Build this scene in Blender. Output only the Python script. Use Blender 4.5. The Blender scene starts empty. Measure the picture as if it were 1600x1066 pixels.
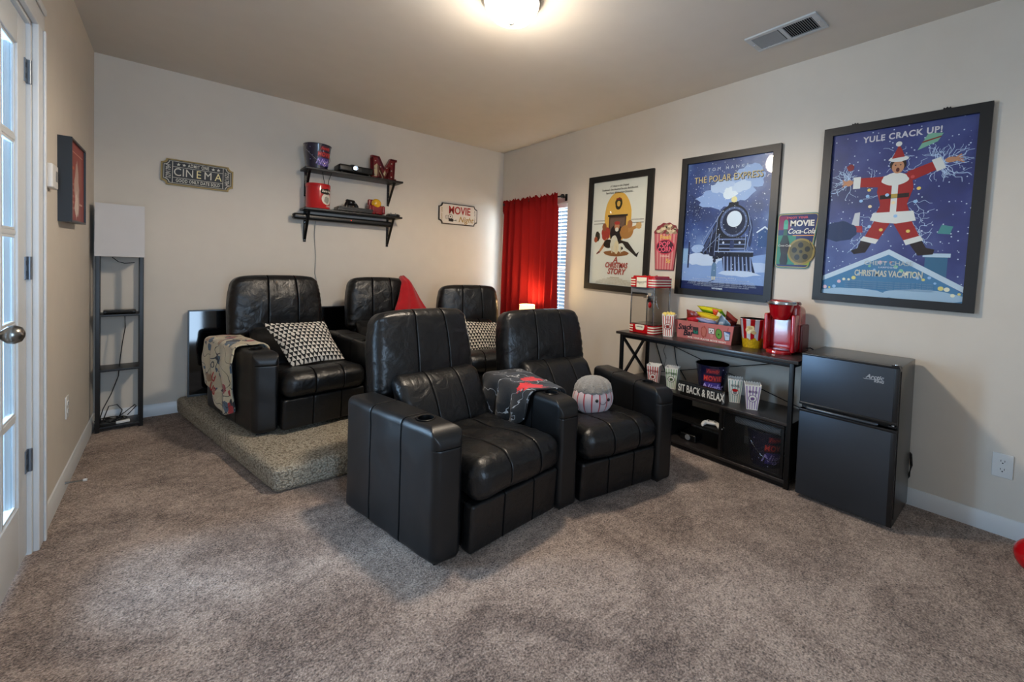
import bpy, bmesh, math, random
from mathutils import Vector, Matrix, noise
from mathutils.geometry import tessellate_polygon
PI=math.pi
scn=bpy.context.scene
col=scn.collection
random.seed(7)
W=3.4476; H=2.6; FY=-5.9            # room: x 0..W, y FY..0, z 0..H

# ------------------------------------------------------------ camera
cam=bpy.data.cameras.new('camera'); co=bpy.data.objects.new('camera',cam); col.objects.link(co)
yaw,pitch,roll=0.7206386,-0.02999224,0.0345098
fw=Vector((math.sin(yaw)*math.cos(pitch),math.cos(yaw)*math.cos(pitch),math.sin(pitch)))
r0=Vector((math.cos(yaw),-math.sin(yaw),0)); u0=r0.cross(fw)
rt=r0*math.cos(roll)+u0*math.sin(roll); up=-r0*math.sin(roll)+u0*math.cos(roll)
m=Matrix((rt,up,-fw)).transposed().to_4x4(); m.translation=Vector((0.42,-4.350925,1.215538))
co.matrix_world=m
cam.sensor_width=36; cam.lens=667.957/1600*36
cam.shift_x=(800-857.022)/1600; cam.shift_y=(439.742-533)/1600
cam.clip_start=0.02
scn.camera=co
# ------------------------------------------------------------ world + light
w=bpy.data.worlds.new('world'); scn.world=w; w.use_nodes=True
bg=w.node_tree.nodes['Background']; bg.inputs[0].default_value=(0.42,0.58,0.80,1); bg.inputs[1].default_value=0.55
def area(name,loc,rot,sx,sy,power,color,spread=PI):
    l=bpy.data.lights.new(name,'AREA'); l.shape='RECTANGLE'; l.size=sx; l.size_y=sy; l.energy=power; l.color=color; l.spread=spread
    o=bpy.data.objects.new(name,l); o.location=loc; o.rotation_euler=rot; col.objects.link(o); return o
def point(name,loc,power,color,rad):
    l=bpy.data.lights.new(name,'POINT'); l.energy=power; l.color=color; l.shadow_soft_size=rad
    o=bpy.data.objects.new(name,l); o.location=loc; col.objects.link(o); return o
area('daylight_french_doors',(-1.30,-1.15,1.25),(0,-PI/2,-.52),1.9,1.4,240,(0.46,0.70,1.0))
area('daylight_front_window',(0.57,FY-0.30,1.30),(PI/2,0,0),.56,1.55,48,(0.55,0.74,1.0))
area('daylight_side_window',(W+0.30,-0.65,1.25),(0,PI/2,0),1.3,0.95,62,(0.72,0.85,1.0))
point('ceiling_lamp_light',(1.72,-2.51,2.38),11,(1.0,0.85,0.68),0.09)
l=bpy.data.lights.new('ceiling_lamp_down','SPOT'); l.energy=62; l.color=(1.0,0.85,0.68); l.spot_size=math.radians(174); l.spot_blend=.35; l.shadow_soft_size=0.10
o=bpy.data.objects.new('ceiling_lamp_down',l); o.location=(1.72,-2.51,2.40); col.objects.link(o)
point('floor_lamp_light',(3.17,-0.90,0.815),15,(1.0,0.70,0.34),0.04)
l=bpy.data.lights.new('projector_beam','SPOT'); l.energy=9; l.color=(0.75,0.88,1); l.spot_size=0.6; l.shadow_soft_size=0.012
o=bpy.data.objects.new('projector_beam',l); o.location=(1.66,-0.235,2.068); o.rotation_euler=(PI/2-0.06,0,PI); col.objects.link(o)
vs=scn.view_settings; vs.view_transform='Standard'; vs.look='None'; vs.gamma=1; vs.use_curve_mapping=False; vs.exposure=0.58

# ------------------------------------------------------------ materials
M={}
def lin(c):
    if isinstance(c,str):
        c=tuple(int(c[i:i+2],16)/255 for i in (0,2,4))
        c=tuple(x/12.92 if x<=.04045 else ((x+.055)/1.055)**2.4 for x in c)
    return (c[0],c[1],c[2],1)
def mat(name,c,rough=.5,metal=0,bump=0,bscale=40,var=0,vscale=8,emit=None,es=1,spec=.5,coat=0,trans=0,coords='Object',sheen=0):
    if name in M: return M[name]
    m=bpy.data.materials.new(name); m.use_nodes=True; nt=m.node_tree; b=nt.nodes['Principled BSDF']
    b.inputs['Base Color'].default_value=lin(c); b.inputs['Roughness'].default_value=rough; b.inputs['Metallic'].default_value=metal
    b.inputs['Specular IOR Level'].default_value=spec; b.inputs['Coat Weight'].default_value=coat; b.inputs['Coat Roughness'].default_value=.08
    b.inputs['Transmission Weight'].default_value=trans; b.inputs['Sheen Weight'].default_value=sheen
    if emit: b.inputs['Emission Color'].default_value=lin(emit); b.inputs['Emission Strength'].default_value=es
    tc=nt.nodes.new('ShaderNodeTexCoord')
    n=nt.nodes.new('ShaderNodeTexNoise'); n.inputs['Scale'].default_value=vscale; n.inputs['Detail'].default_value=5
    nt.links.new(tc.outputs[coords],n.inputs['Vector'])
    v=var if var else .04
    mx=nt.nodes.new('ShaderNodeMix'); mx.data_type='RGBA'; mx.blend_type='MIX'
    L=lin(c)
    mx.inputs[6].default_value=tuple(x*(1-v) for x in L[:3])+(1,); mx.inputs[7].default_value=tuple(min(1,x*(1+v)) for x in L[:3])+(1,)
    nt.links.new(n.outputs['Fac'],mx.inputs[0]); nt.links.new(mx.outputs[2],b.inputs['Base Color'])
    if bump:
        n2=nt.nodes.new('ShaderNodeTexNoise'); n2.inputs['Scale'].default_value=bscale; n2.inputs['Detail'].default_value=4
        bp=nt.nodes.new('ShaderNodeBump'); bp.inputs['Strength'].default_value=bump; bp.inputs['Distance'].default_value=.01
        nt.links.new(tc.outputs[coords],n2.inputs['Vector']); nt.links.new(n2.outputs['Fac'],bp.inputs['Height']); nt.links.new(bp.outputs[0],b.inputs['Normal'])
    M[name]=m; return m
def nodes(m): return m.node_tree.nodes,m.node_tree.links,m.node_tree.nodes['Principled BSDF']

WALL=mat('wall_paint','D0C9BE',.75,bump=.05,bscale=260)
CEIL=mat('ceiling_paint','CDC7BE',.85,bump=.08,bscale=200)
TRIM=mat('white_trim','D3D6D8',.35)
DOORW=mat('door_white','C9CDCF',.4)
BLK=mat('black_frame','0B0B0C',.42,var=.2,vscale=30)
BLKW=mat('black_wood','0F0E0E',.45,bump=.05,bscale=60,var=.25,vscale=25)
BLKM=mat('black_metal','0E0E0F',.38,metal=.3)
BLKP=mat('black_plastic','0B0B0C',.35)
CABLE=mat('black_cable','0A0A0A',.5)
WHITE=mat('white_plastic','D8D8D6',.35)
GREY=mat('grey_plastic','777A7C',.5)
NICK=mat('brushed_nickel','8C8A86',.28,metal=1)
STEEL=mat('steel','B5B8BC',.22,metal=1)
HINGE=mat('hinge_steel','7C8590',.4,metal=.8)
RED=mat('glossy_red','B00A12',.22,coat=.5)
REDD=mat('dark_red_metal','7A1418',.35,coat=.3)
CREAM=mat('cream','E2DCC6',.5)
PWHITE=mat('print_white','DDDBD4',.45,coat=.1)
WPRINT=mat('white_print','E6E6E6',.5)

def carpet_mat():
    m=mat('carpet_pile','8A7771',.95,spec=.1,sheen=.25); N,Lk,b=nodes(m)
    for l in list(b.inputs['Base Color'].links): Lk.remove(l)
    tc=N.new('ShaderNodeTexCoord')
    big=N.new('ShaderNodeTexNoise'); big.inputs['Scale'].default_value=2.2; big.inputs['Distortion'].default_value=1.2; big.inputs['Detail'].default_value=5; big.inputs['Roughness'].default_value=.6
    mid=N.new('ShaderNodeTexNoise'); mid.inputs['Scale'].default_value=30; mid.inputs['Detail'].default_value=4; mid.inputs['Roughness'].default_value=.7
    fine=N.new('ShaderNodeTexNoise'); fine.inputs['Scale'].default_value=140; fine.inputs['Detail'].default_value=3; fine.inputs['Roughness'].default_value=.7
    for n in (big,mid,fine): Lk.new(tc.outputs['Object'],n.inputs['Vector'])
    a=N.new('ShaderNodeMath'); a.operation='MULTIPLY_ADD'; a.inputs[1].default_value=.85; Lk.new(big.outputs[0],a.inputs[0])
    a2=N.new('ShaderNodeMath'); a2.operation='MULTIPLY'; a2.inputs[1].default_value=.75; Lk.new(mid.outputs[0],a2.inputs[0]); Lk.new(a2.outputs[0],a.inputs[2])
    a3=N.new('ShaderNodeMath'); a3.operation='MULTIPLY_ADD'; a3.inputs[1].default_value=1.5; Lk.new(fine.outputs[0],a3.inputs[0]); Lk.new(a.outputs[0],a3.inputs[2])
    cr=N.new('ShaderNodeValToRGB'); Lk.new(a3.outputs[0],cr.inputs[0])
    mr=N.new('ShaderNodeMapRange'); mr.inputs[1].default_value=1.24; mr.inputs[2].default_value=1.86; Lk.new(a3.outputs[0],mr.inputs[0]); Lk.new(mr.outputs[0],cr.inputs[0])
    e=cr.color_ramp.elements; e[0].position=0.0; e[0].color=lin('4C3A32'); e[1].position=1; e[1].color=lin('DEC9B9')
    k=cr.color_ramp.elements.new(.5); k.color=lin('A48D7E')
    pn=N.new('ShaderNodeTexNoise'); pn.inputs['Scale'].default_value=95; pn.inputs['Detail'].default_value=2; Lk.new(tc.outputs['Object'],pn.inputs['Vector'])
    pr=N.new('ShaderNodeMapRange'); pr.inputs[1].default_value=.57; pr.inputs[2].default_value=.68; pr.inputs[4].default_value=.75; Lk.new(pn.outputs[0],pr.inputs[0])
    px=N.new('ShaderNodeMix'); px.data_type='RGBA'; px.inputs[7].default_value=lin('3A2C27'); Lk.new(pr.outputs[0],px.inputs[0]); Lk.new(cr.outputs[0],px.inputs[6])
    Lk.new(px.outputs[2],b.inputs['Base Color'])
    bp=N.new('ShaderNodeBump'); bp.inputs['Strength'].default_value=.9; bp.inputs['Distance'].default_value=.012
    Lk.new(a3.outputs[0],bp.inputs['Height']); Lk.new(bp.outputs[0],b.inputs['Normal'])
    return m
CARPET=carpet_mat()
def berber_mat():
    m=mat('berber_loop','9C9282',.95,spec=.1); N,Lk,b=nodes(m)
    for l in list(b.inputs['Base Color'].links): Lk.remove(l)
    tc=N.new('ShaderNodeTexCoord')
    v=N.new('ShaderNodeTexVoronoi'); v.inputs['Scale'].default_value=105; Lk.new(tc.outputs['Object'],v.inputs['Vector'])
    n=N.new('ShaderNodeTexNoise'); n.inputs['Scale'].default_value=60; n.inputs['Detail'].default_value=4; Lk.new(tc.outputs['Object'],n.inputs['Vector'])
    cr=N.new('ShaderNodeValToRGB'); Lk.new(v.outputs['Distance'],cr.inputs[0])
    e=cr.color_ramp.elements; e[0].color=lin('CFC6B4'); e[1].position=.85; e[1].color=lin('766D5E')
    mx=N.new('ShaderNodeMix'); mx.data_type='RGBA'; mx.blend_type='OVERLAY'; mx.inputs[0].default_value=.3
    Lk.new(cr.outputs[0],mx.inputs[6]); Lk.new(n.outputs[0],mx.inputs[7]); Lk.new(mx.outputs[2],b.inputs['Base Color'])
    bp=N.new('ShaderNodeBump'); bp.inputs['Strength'].default_value=1; bp.inputs['Distance'].default_value=.008; bp.invert=True
    Lk.new(v.outputs['Distance'],bp.inputs['Height']); Lk.new(bp.outputs[0],b.inputs['Normal'])
    return m
BERBER=berber_mat()
def leather_mat():
    m=mat('black_leather','0C0D0F',.36,spec=.5); N,Lk,b=nodes(m)
    tc=N.new('ShaderNodeTexCoord')
    v=N.new('ShaderNodeTexVoronoi'); v.inputs['Scale'].default_value=260; Lk.new(tc.outputs['Object'],v.inputs['Vector'])
    n=N.new('ShaderNodeTexNoise'); n.inputs['Scale'].default_value=14; n.inputs['Detail'].default_value=5; n.inputs['Distortion'].default_value=.6; Lk.new(tc.outputs['Object'],n.inputs['Vector'])
    b1=N.new('ShaderNodeBump'); b1.inputs['Strength'].default_value=.4; b1.inputs['Distance'].default_value=.02; Lk.new(n.outputs[0],b1.inputs['Height'])
    b2=N.new('ShaderNodeBump'); b2.inputs['Strength'].default_value=.25; b2.inputs['Distance'].default_value=.001; Lk.new(v.outputs['Distance'],b2.inputs['Height']); Lk.new(b1.outputs[0],b2.inputs['Normal'])
    Lk.new(b2.outputs[0],b.inputs['Normal'])
    r=N.new('ShaderNodeMapRange'); r.inputs[3].default_value=.27; r.inputs[4].default_value=.46; Lk.new(n.outputs[0],r.inputs[0]); Lk.new(r.outputs[0],b.inputs['Roughness'])
    return m
LEATHER=leather_mat()
LEATHV=mat('side_vinyl','0E0F11',.40,bump=.06,bscale=300)
STITCH=mat('seam_thread','060607',.7,spec=.08)
def glass_mat(name,tint,gl=.08):
    m=bpy.data.materials.new(name); m.use_nodes=True; nt=m.node_tree; nt.nodes.clear()
    o=nt.nodes.new('ShaderNodeOutputMaterial'); t=nt.nodes.new('ShaderNodeBsdfTransparent'); g=nt.nodes.new('ShaderNodeBsdfGlossy'); x=nt.nodes.new('ShaderNodeMixShader'); f=nt.nodes.new('ShaderNodeFresnel')
    t.inputs[0].default_value=tint; g.inputs['Roughness'].default_value=.03; f.inputs[0].default_value=1.3
    ge=nt.nodes.new('ShaderNodeNewGeometry'); iv=nt.nodes.new('ShaderNodeMath'); iv.operation='SUBTRACT'; iv.inputs[0].default_value=1; nt.links.new(ge.outputs['Backfacing'],iv.inputs[1])
    mu=nt.nodes.new('ShaderNodeMath'); mu.operation='MULTIPLY'; nt.links.new(f.outputs[0],mu.inputs[0]); nt.links.new(iv.outputs[0],mu.inputs[1]); nt.links.new(mu.outputs[0],x.inputs[0])
    nt.links.new(t.outputs[0],x.inputs[1]); nt.links.new(g.outputs[0],x.inputs[2]); nt.links.new(x.outputs[0],o.inputs[0]); return m
GLASS=glass_mat('clear_glass',(.96,.98,.98,1)); ACRYL=glass_mat('acrylic',(.93,.93,.93,1))

# ------------------------------------------------------------ helpers
def addm(me,name,parent=None,kind=None):
    o=bpy.data.objects.new(name,me); col.objects.link(o)
    if parent is not None: o.parent=parent
    if kind: o['kind']=kind
    return o
def mesh(name,V,F,mats,parent=None,smooth=True,mi=None,kind=None,uv=None):
    me=bpy.data.meshes.new(name); me.from_pydata([tuple(v) for v in V],[],F)
    if not isinstance(mats,(list,tuple)): mats=[mats]
    for m_ in mats: me.materials.append(m_)
    if mi: me.polygons.foreach_set('material_index',mi)
    if smooth:
        me.polygons.foreach_set('use_smooth',[True]*len(me.polygons))
    if uv:
        ul=me.uv_layers.new(name='UVMap')
        for p in me.polygons:
            for li in p.loop_indices: ul.data[li].uv=uv[me.loops[li].vertex_index]
    me.update()
    return addm(me,name,parent,kind)
def tag(o,label,cat,group=None,kind=None):
    o['label']=label; o['category']=cat
    if group: o['group']=group
    if kind: o['kind']=kind
    return o
def empty(name,loc=(0,0,0),rz=0,rx=0,ry=0,label=None,cat=None,group=None,scale=1):
    o=bpy.data.objects.new(name,None); col.objects.link(o); o.location=loc; o.rotation_euler=(rx,ry,rz); o.empty_display_size=.1; o.scale=(scale,)*3
    if label: tag(o,label,cat,group)
    return o
class MB:
    "collects primitives and builds one mesh"
    def __init__(s): s.V=[]; s.F=[]; s.M=[]; s.mats=[]; s.sm=[]
    def mid(s,m_):
        if m_ not in s.mats: s.mats.append(m_)
        return s.mats.index(m_)
    def add(s,V,F,m_,smooth=False,tf=None):
        b=len(s.V); 
        for v in V: s.V.append(tuple(tf@Vector(v)) if tf else tuple(v))
        k=s.mid(m_)
        for f in F: s.F.append([i+b for i in f]); s.M.append(k); s.sm.append(smooth)
        return s
    def box(s,x0,x1,y0,y1,z0,z1,m_,bev=0,tf=None):
        if bev<=0:
            V=[(x,y,z) for z in (z0,z1) for y in (y0,y1) for x in (x0,x1)]
            F=[[0,2,3,1],[4,5,7,6],[0,1,5,4],[2,6,7,3],[0,4,6,2],[1,3,7,5]]
            return s.add(V,F,m_,False,tf)
        V,F=rbox((x1-x0)/2,(y1-y0)/2,(z1-z0)/2,min(bev,(x1-x0)/2.01,(y1-y0)/2.01,(z1-z0)/2.01),arc=2)
        c=Vector(((x0+x1)/2,(y0+y1)/2,(z0+z1)/2))
        return s.add([Vector(v)+c for v in V],F,m_,True,tf)
    def prism(s,pts,d0,d1,m_,plane='xz',smooth=False,tf=None):
        "polygon pts in plane extruded between d0 and d1 on the other axis"
        n=len(pts)
        def P(p,d):
            if plane=='xz': return (p[0],d,p[1])
            if plane=='xy': return (p[0],p[1],d)
            return (d,p[0],p[1])
        V=[P(p,d0) for p in pts]+[P(p,d1) for p in pts]
        F=[list(range(n))[::-1],list(range(n,2*n))]+[[i,(i+1)%n,n+(i+1)%n,n+i] for i in range(n)]
        return s.add(V,F,m_,smooth,tf)
    def flat(s,pts,y,m_,tf=None):
        return s.add([(p[0],y,p[1]) for p in pts],[list(range(len(pts)))],m_,False,tf)
    def tube(s,path,r,m_,n=8,cap=True,tf=None):
        path=[Vector(p) for p in path]; V=[];F=[]
        up_=Vector((0,0,1))
        for i,p in enumerate(path):
            d=(path[min(i+1,len(path)-1)]-path[max(i-1,0)]).normalized()
            a=d.cross(up_)
            if a.length<.05: a=d.cross(Vector((1,0,0)))
            a.normalize(); b_=d.cross(a)
            rr=r[i] if isinstance(r,(list,tuple)) else r
            for k in range(n):
                t=2*PI*k/n; V.append(p+a*math.cos(t)*rr+b_*math.sin(t)*rr)
        for i in range(len(path)-1):
            for k in range(n): F.append([i*n+k,i*n+(k+1)%n,(i+1)*n+(k+1)%n,(i+1)*n+k])
        if cap: F.append(list(range(n))[::-1]); F.append([(len(path)-1)*n+k for k in range(n)])
        return s.add(V,F,m_,True,tf)
    def lathe(s,prof,c,m_,n=32,tf=None,sx=1,sy=1,smooth=True):
        V=[];F=[]
        for (r,z) in prof:
            for k in range(n):
                t=2*PI*k/n; V.append((c[0]+r*sx*math.cos(t),c[1]+r*sy*math.sin(t),c[2]+z))
        for i in range(len(prof)-1):
            for k in range(n): F.append([i*n+k,i*n+(k+1)%n,(i+1)*n+(k+1)%n,(i+1)*n+k])
        if prof[0][0]>1e-5: F.append(list(range(n))[::-1])
        if prof[-1][0]>1e-5: F.append([(len(prof)-1)*n+k for k in range(n)])
        return s.add(V,F,m_,smooth,tf)
    def build(s,name,parent=None,kind=None):
        me=bpy.data.meshes.new(name); me.from_pydata(s.V,[],s.F)
        for m_ in s.mats: me.materials.append(m_)
        me.polygons.foreach_set('material_index',s.M); me.polygons.foreach_set('use_smooth',s.sm)
        bm=bmesh.new(); bm.from_mesh(me); bmesh.ops.recalc_face_normals(bm,faces=bm.faces); bm.to_mesh(me); bm.free()
        try: me.set_sharp_from_angle(angle=math.radians(50))
        except Exception: pass
        return addm(me,name,parent,kind)
def axis_samples(h,r,arc,step,extra=()):
    inner=h-r
    n=max(1,int(round(2*inner/step))) if step else 1
    xs=[-inner+2*inner*i/n for i in range(n+1)]
    for e in extra:
        for d in (-.009,-.0045,-.002,0,.002,.0045,.009):
            xs.append(e+d)
    for k in range(1,arc+1):
        o=r*math.tan(PI/4*k/arc); xs+= [inner+o,-inner-o]
    xs=sorted(xs); out=[xs[0]]
    for x in xs[1:]:
        if x-out[-1]>1e-4: out.append(x)
    return out
def rbox(hx,hy,hz,r,arc=3,step=None,ex=(),ey=(),ez=()):
    ax=[axis_samples(hx,r,arc,step,ex),axis_samples(hy,r,arc,step,ey),axis_samples(hz,r,arc,step,ez)]
    hh=(hx,hy,hz); idx={}; V=[]; F=[]
    def vid(p):
        k=tuple(round(c*1e5) for c in p)
        if k in idx: return idx[k]
        q=Vector([max(-(hh[i]-r),min(hh[i]-r,p[i])) for i in range(3)]); d=Vector(p)-q
        if d.length>1e-9: d=d.normalized()*r
        idx[k]=len(V); V.append(q+d); return idx[k]
    for a in range(3):
        b_,c=(a+1)%3,(a+2)%3
        for s_ in (-1,1):
            for i in range(len(ax[b_])-1):
                for j in range(len(ax[c])-1):
                    quad=[]
                    for (ii,jj) in ((i,j),(i+1,j),(i+1,j+1),(i,j+1)):
                        p=[0,0,0]; p[a]=s_*hh[a]; p[b_]=ax[b_][ii]; p[c]=ax[c][jj]; quad.append(vid(p))
                    if s_<0: quad=quad[::-1]
                    if len(set(quad))==4: F.append(quad)
    return V,F
def soft(name,hx,hy,hz,r,fn,m_,parent,step=.02,ex=(),ey=(),ez=(),arc=4):
    V,F=rbox(hx,hy,hz,r,arc,step,ex,ey,ez)
    mi=[]
    for f in F:
        c=sum((V[i] for i in f),Vector())/len(f)
        mi.append(1 if any(abs(c.x-e)<.0034 for e in ex) and c.y<hy*.9 and (c.y<-hy+.02 or c.z>hz-.02) else 0)
    V=[fn(v) for v in V]
    return mesh(name,V,F,[m_,STITCH],parent,mi=mi)
def bil(FL,FR,BL,BR,u,v):
    "plan quad: u 0..1 left-right, v 0..1 front-back"
    f=Vector(FL).lerp(Vector(FR),u); b=Vector(BL).lerp(Vector(BR),u); return f.lerp(b,v)
TXT={}
def text(s,size,m_,parent,x=0,z=0,y=0,align='CENTER',shear=0,bold=0,xs=1,ext=.0004,name='lettering',rot=0,wrap=None,spacing=1):
    c=bpy.data.curves.new('t','FONT'); c.body=s; c.size=size; c.align_x=align; c.align_y='CENTER'; c.shear=shear; c.offset=bold; c.extrude=ext; c.resolution_u=3; c.space_character=spacing
    o=bpy.data.objects.new('t',c); col.objects.link(o)
    bpy.context.view_layer.update()
    me=bpy.data.meshes.new_from_object(o.evaluated_get(bpy.context.evaluated_depsgraph_get()))
    bpy.data.objects.remove(o); bpy.data.curves.remove(c)
    me.name=name; me.materials.clear(); me.materials.append(m_)
    cr,sr=math.cos(rot),math.sin(rot)
    for v in me.vertices:
        a,b_,d=v.co.x*xs,v.co.y,v.co.z
        a,b_=a*cr-b_*sr,a*sr+b_*cr
        X,Z=a+x,b_+z
        if wrap:
            R_=wrap(Z)+.0006+(d if d>0 else 0); t=X/wrap(Z); v.co=(R_*math.sin(t),-R_*math.cos(t),Z)
        else: v.co=(X,y-d,Z)
    return addm(me,name,parent)
def ell(cx,cz,rx,rz,n=24,a0=0,a1=2*PI):
    full=abs(a1-a0-2*PI)<1e-6
    return [(cx+rx*math.cos(a0+(a1-a0)*i/(n if full else n-1)),cz+rz*math.sin(a0+(a1-a0)*i/(n if full else n-1))) for i in range(n)]
def strip(pts,wd):
    "polyline as closed polygons list of quads"
    out=[]
    for a,b_ in zip(pts[:-1],pts[1:]):
        d=Vector((b_[0]-a[0],b_[1]-a[1]))
        if d.length<1e-6: continue
        n=Vector((-d.y,d.x)).normalized()*wd/2
        out.append([(a[0]-n.x,a[1]-n.y),(b_[0]-n.x,b_[1]-n.y),(b_[0]+n.x,b_[1]+n.y),(a[0]+n.x,a[1]+n.y)])
    return out
def copy_tree(o,parent=None):
    c=o.copy(); col.objects.link(c)
    if parent is not None: c.parent=parent
    for ch in list(o.children): copy_tree(ch,c)
    return c

# ============================================================ SETTING
def struct(mb,name,parent=None): return mb.build(name,parent,'structure')
# floor
n1,n2=2,2
mb=MB(); mb.box(-.02,W+.02,FY,.02,-.1,0,CARPET); struct(mb,'floor')
mb=MB(); mb.box(-.12,W+.12,FY-.12,.12,H,H+.1,CEIL); struct(mb,'ceiling')
mb=MB(); mb.box(-.12,W+.12,0,.12,-.1,H,WALL); struct(mb,'wall_back')
DY0,DY1,DZ=-2.96,-1.735,2.10        # french door opening in left wall
mb=MB(); mb.box(-.12,0,DY1,0,-.1,H,WALL); mb.box(-.12,0,FY,DY0,-.1,H,WALL); mb.box(-.12,0,DY0,DY1,DZ,H,WALL); struct(mb,'wall_left')
WY0,WY1,WZ0,WZ1=-1.16,-.14,.55,1.90    # window in right wall
mb=MB(); mb.box(W,W+.12,WY1,0,-.1,H,WALL); mb.box(W,W+.12,FY,WY0,-.1,H,WALL); mb.box(W,W+.12,WY0,WY1,WZ1,H,WALL); mb.box(W,W+.12,WY0,WY1,-.1,WZ0,WALL); struct(mb,'wall_right')
FX0,FX1,FZ0,FZ1=.28,.86,.50,2.10
mb=MB(); mb.box(-.12,FX0,FY-.12,FY,-.1,H,WALL); mb.box(FX1,W+.12,FY-.12,FY,-.1,H,WALL); mb.box(FX0,FX1,FY-.12,FY,FZ1,H,WALL); mb.box(FX0,FX1,FY-.12,FY,-.1,FZ0,WALL); struct(mb,'wall_front')
# baseboards
def base(name,a,b_,axis,side):
    prof=[(0,0),(.014,0),(.014,.066),(.009,.078),(.006,.088),(0,.09)]
    mb=MB()
    if axis=='x': mb.prism([( -p[0],p[1]) for p in prof],a,b_,TRIM,'yz')   # back wall, grows to -y
    else:
        s_=side; x0=0 if s_>0 else W
        mb.prism([(x0+s_*p[0],p[1]) for p in prof],a,b_,TRIM,'xz')
    return struct(mb,name)
base('baseboard_back',0.0,W,'x',0)
base('baseboard_left',DY1+.105,-.015,'y',1); base('baseboard_right',FY,-.015,'y',-1)
# door casing
mb=MB()
for (y0,y1) in ((DY1,DY1+.105),(DY0-.105,DY0)):
    mb.box(0,.018,y0,y1,0,DZ+.005,TRIM,.004); 
    mb.box(.018,.026,y0+(.07 if y0>-2 else .012),y1-(.012 if y0>-2 else .07),0,DZ+.005,TRIM,.003)
mb.box(0,.018,DY0-.105,DY1+.105,DZ,DZ+.105,TRIM,.004)
mb.box(.018,.026,DY0-.09,DY1+.09,DZ+.07,DZ+.095,TRIM,.003)
struct(mb,'trim_1')
mb=MB(); mb.box(-.12,-.001,DY1-.012,DY1,0,DZ,TRIM); mb.box(-.12,-.001,DY0,DY0+.012,0,DZ,TRIM); mb.box(-.12,-.001,DY0,DY1,DZ-.012,DZ,TRIM); struct(mb,'trim_2')
# french doors: 10 lites each
def french_door(name,yh,dirn):
    "yh hinge y, dirn: -1 leaf runs to -y"
    wd=.592; root=empty(name,(-.03,yh,0),0); root['kind']='structure'
    z0,z1=.012,DZ-.016; st=.118; br=.235; tr=.115
    Y=lambda a: dirn*a
    def bx(mb,a0,a1,za,zb,t=.018,bev=.003):
        y0,y1=sorted((Y(a0),Y(a1))); mb.box(-t,t,y0,y1,za,zb,DOORW,bev)
    for nm,(a0,a1,za,zb) in dict(stile_hinge=(.004,st,z0,z1),stile_latch=(wd-st,wd,z0,z1),bottom_rail=(st,wd-st,z0,z0+br),top_rail=(st,wd-st,z1-tr,z1)).items():
        mb=MB(); bx(mb,a0,a1,za,zb); mb.build('stile' if 'stile' in nm else 'rail',root)
    px0,px1,pz0,pz1=st,wd-st,z0+br,z1-tr
    mid=(px0+px1)/2
    mb=MB(); bx(mb,mid-.010,mid+.010,pz0,pz1,.013); mb.build('muntin',root)
    rows=5; ph=(pz1-pz0)/rows
    for i in range(1,rows):
        mb=MB(); bx(mb,px0,px1,pz0+i*ph-.010,pz0+i*ph+.010,.0125); mb.build('muntin',root)
    for i in range(rows):
        for (a0,a1) in ((px0,mid-.010),(mid+.010,px1)):
            za,zb=pz0+i*ph+(.010 if i else 0),pz0+(i+1)*ph-(.010 if i<rows-1 else 0)
            y0,y1=sorted((Y(a0),Y(a1)))
            mb=MB(); mb.box(-.002,.002,y0,y1,za,zb,GLASS); g=mb.build('pane',root)
            mb=MB(); k=.009
            for (p0,p1,q0,q1) in ((y0,y0+k,za,zb),(y1-k,y1,za,zb),(y0+k,y1-k,za,za+k),(y0+k,y1-k,zb-k,zb)): mb.box(.003,.011,p0,p1,q0,q1,DOORW,.002)
            mb.build('pane_bead',root)
    return root
d1=french_door('door_1',DY1-.014,-1); d2=french_door('door_2',DY0+.014,1)
for hz in (1.905,1.147,.385):
    mb=MB(); mb.tube([(.026,-.001,hz-.045),(.026,-.001,hz+.045)],.0075,HINGE,10); mb.box(.018,.0215,-.034,-.003,hz-.044,hz+.044,HINGE); mb.box(.017,.0205,.003,.034,hz-.044,hz+.044,HINGE)
    for q in (-.02,.02): mb.box(.0215,.0222,-.026,-.014,hz+q-.009,hz+q+.009,BLKP)
    mb.build('hinge',d1)
def lever(parent,y,dirn):
    mb=MB(); mb.lathe([(.0,.0),(.030,.0),(.030,.006),(.012,.012),(.011,.035),(.016,.04),(.027,.052),(.029,.066),(.022,.080),(.008,.086),(0,.087)],(0,0,0),NICK,24,tf=Matrix.Translation((.018,y,.955))@Matrix.Rotation(PI/2,4,'Y')); return mb.build('door_knob',parent)
lever(d1,-.535,-1)
# window on the right wall
wn=empty('window_1',(W+.06,(WY0+WY1)/2,(WZ0+WZ1)/2)); wn['kind']='structure'
hw,hh=(WY1-WY0)/2,(WZ1-WZ0)/2
mb=MB()
for a in (-1,1): mb.box(-.02,.02,a*hw-(.035 if a>0 else 0),a*hw+(.035 if a<0 else 0),-hh,hh,WHITE,.004)
for z in (-hh,-.018,hh-.035): mb.box(-.02,.02,-hw,hw,z,z+.035,WHITE,.004)
mb.build('window_frame',wn)
for z0,z1 in ((-hh+.035,-.018),(.017,hh-.035)):
    mb=MB(); mb.box(-.003,.003,-hw+.035,hw-.035,z0,z1,GLASS); mb.build('pane',wn)
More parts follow.
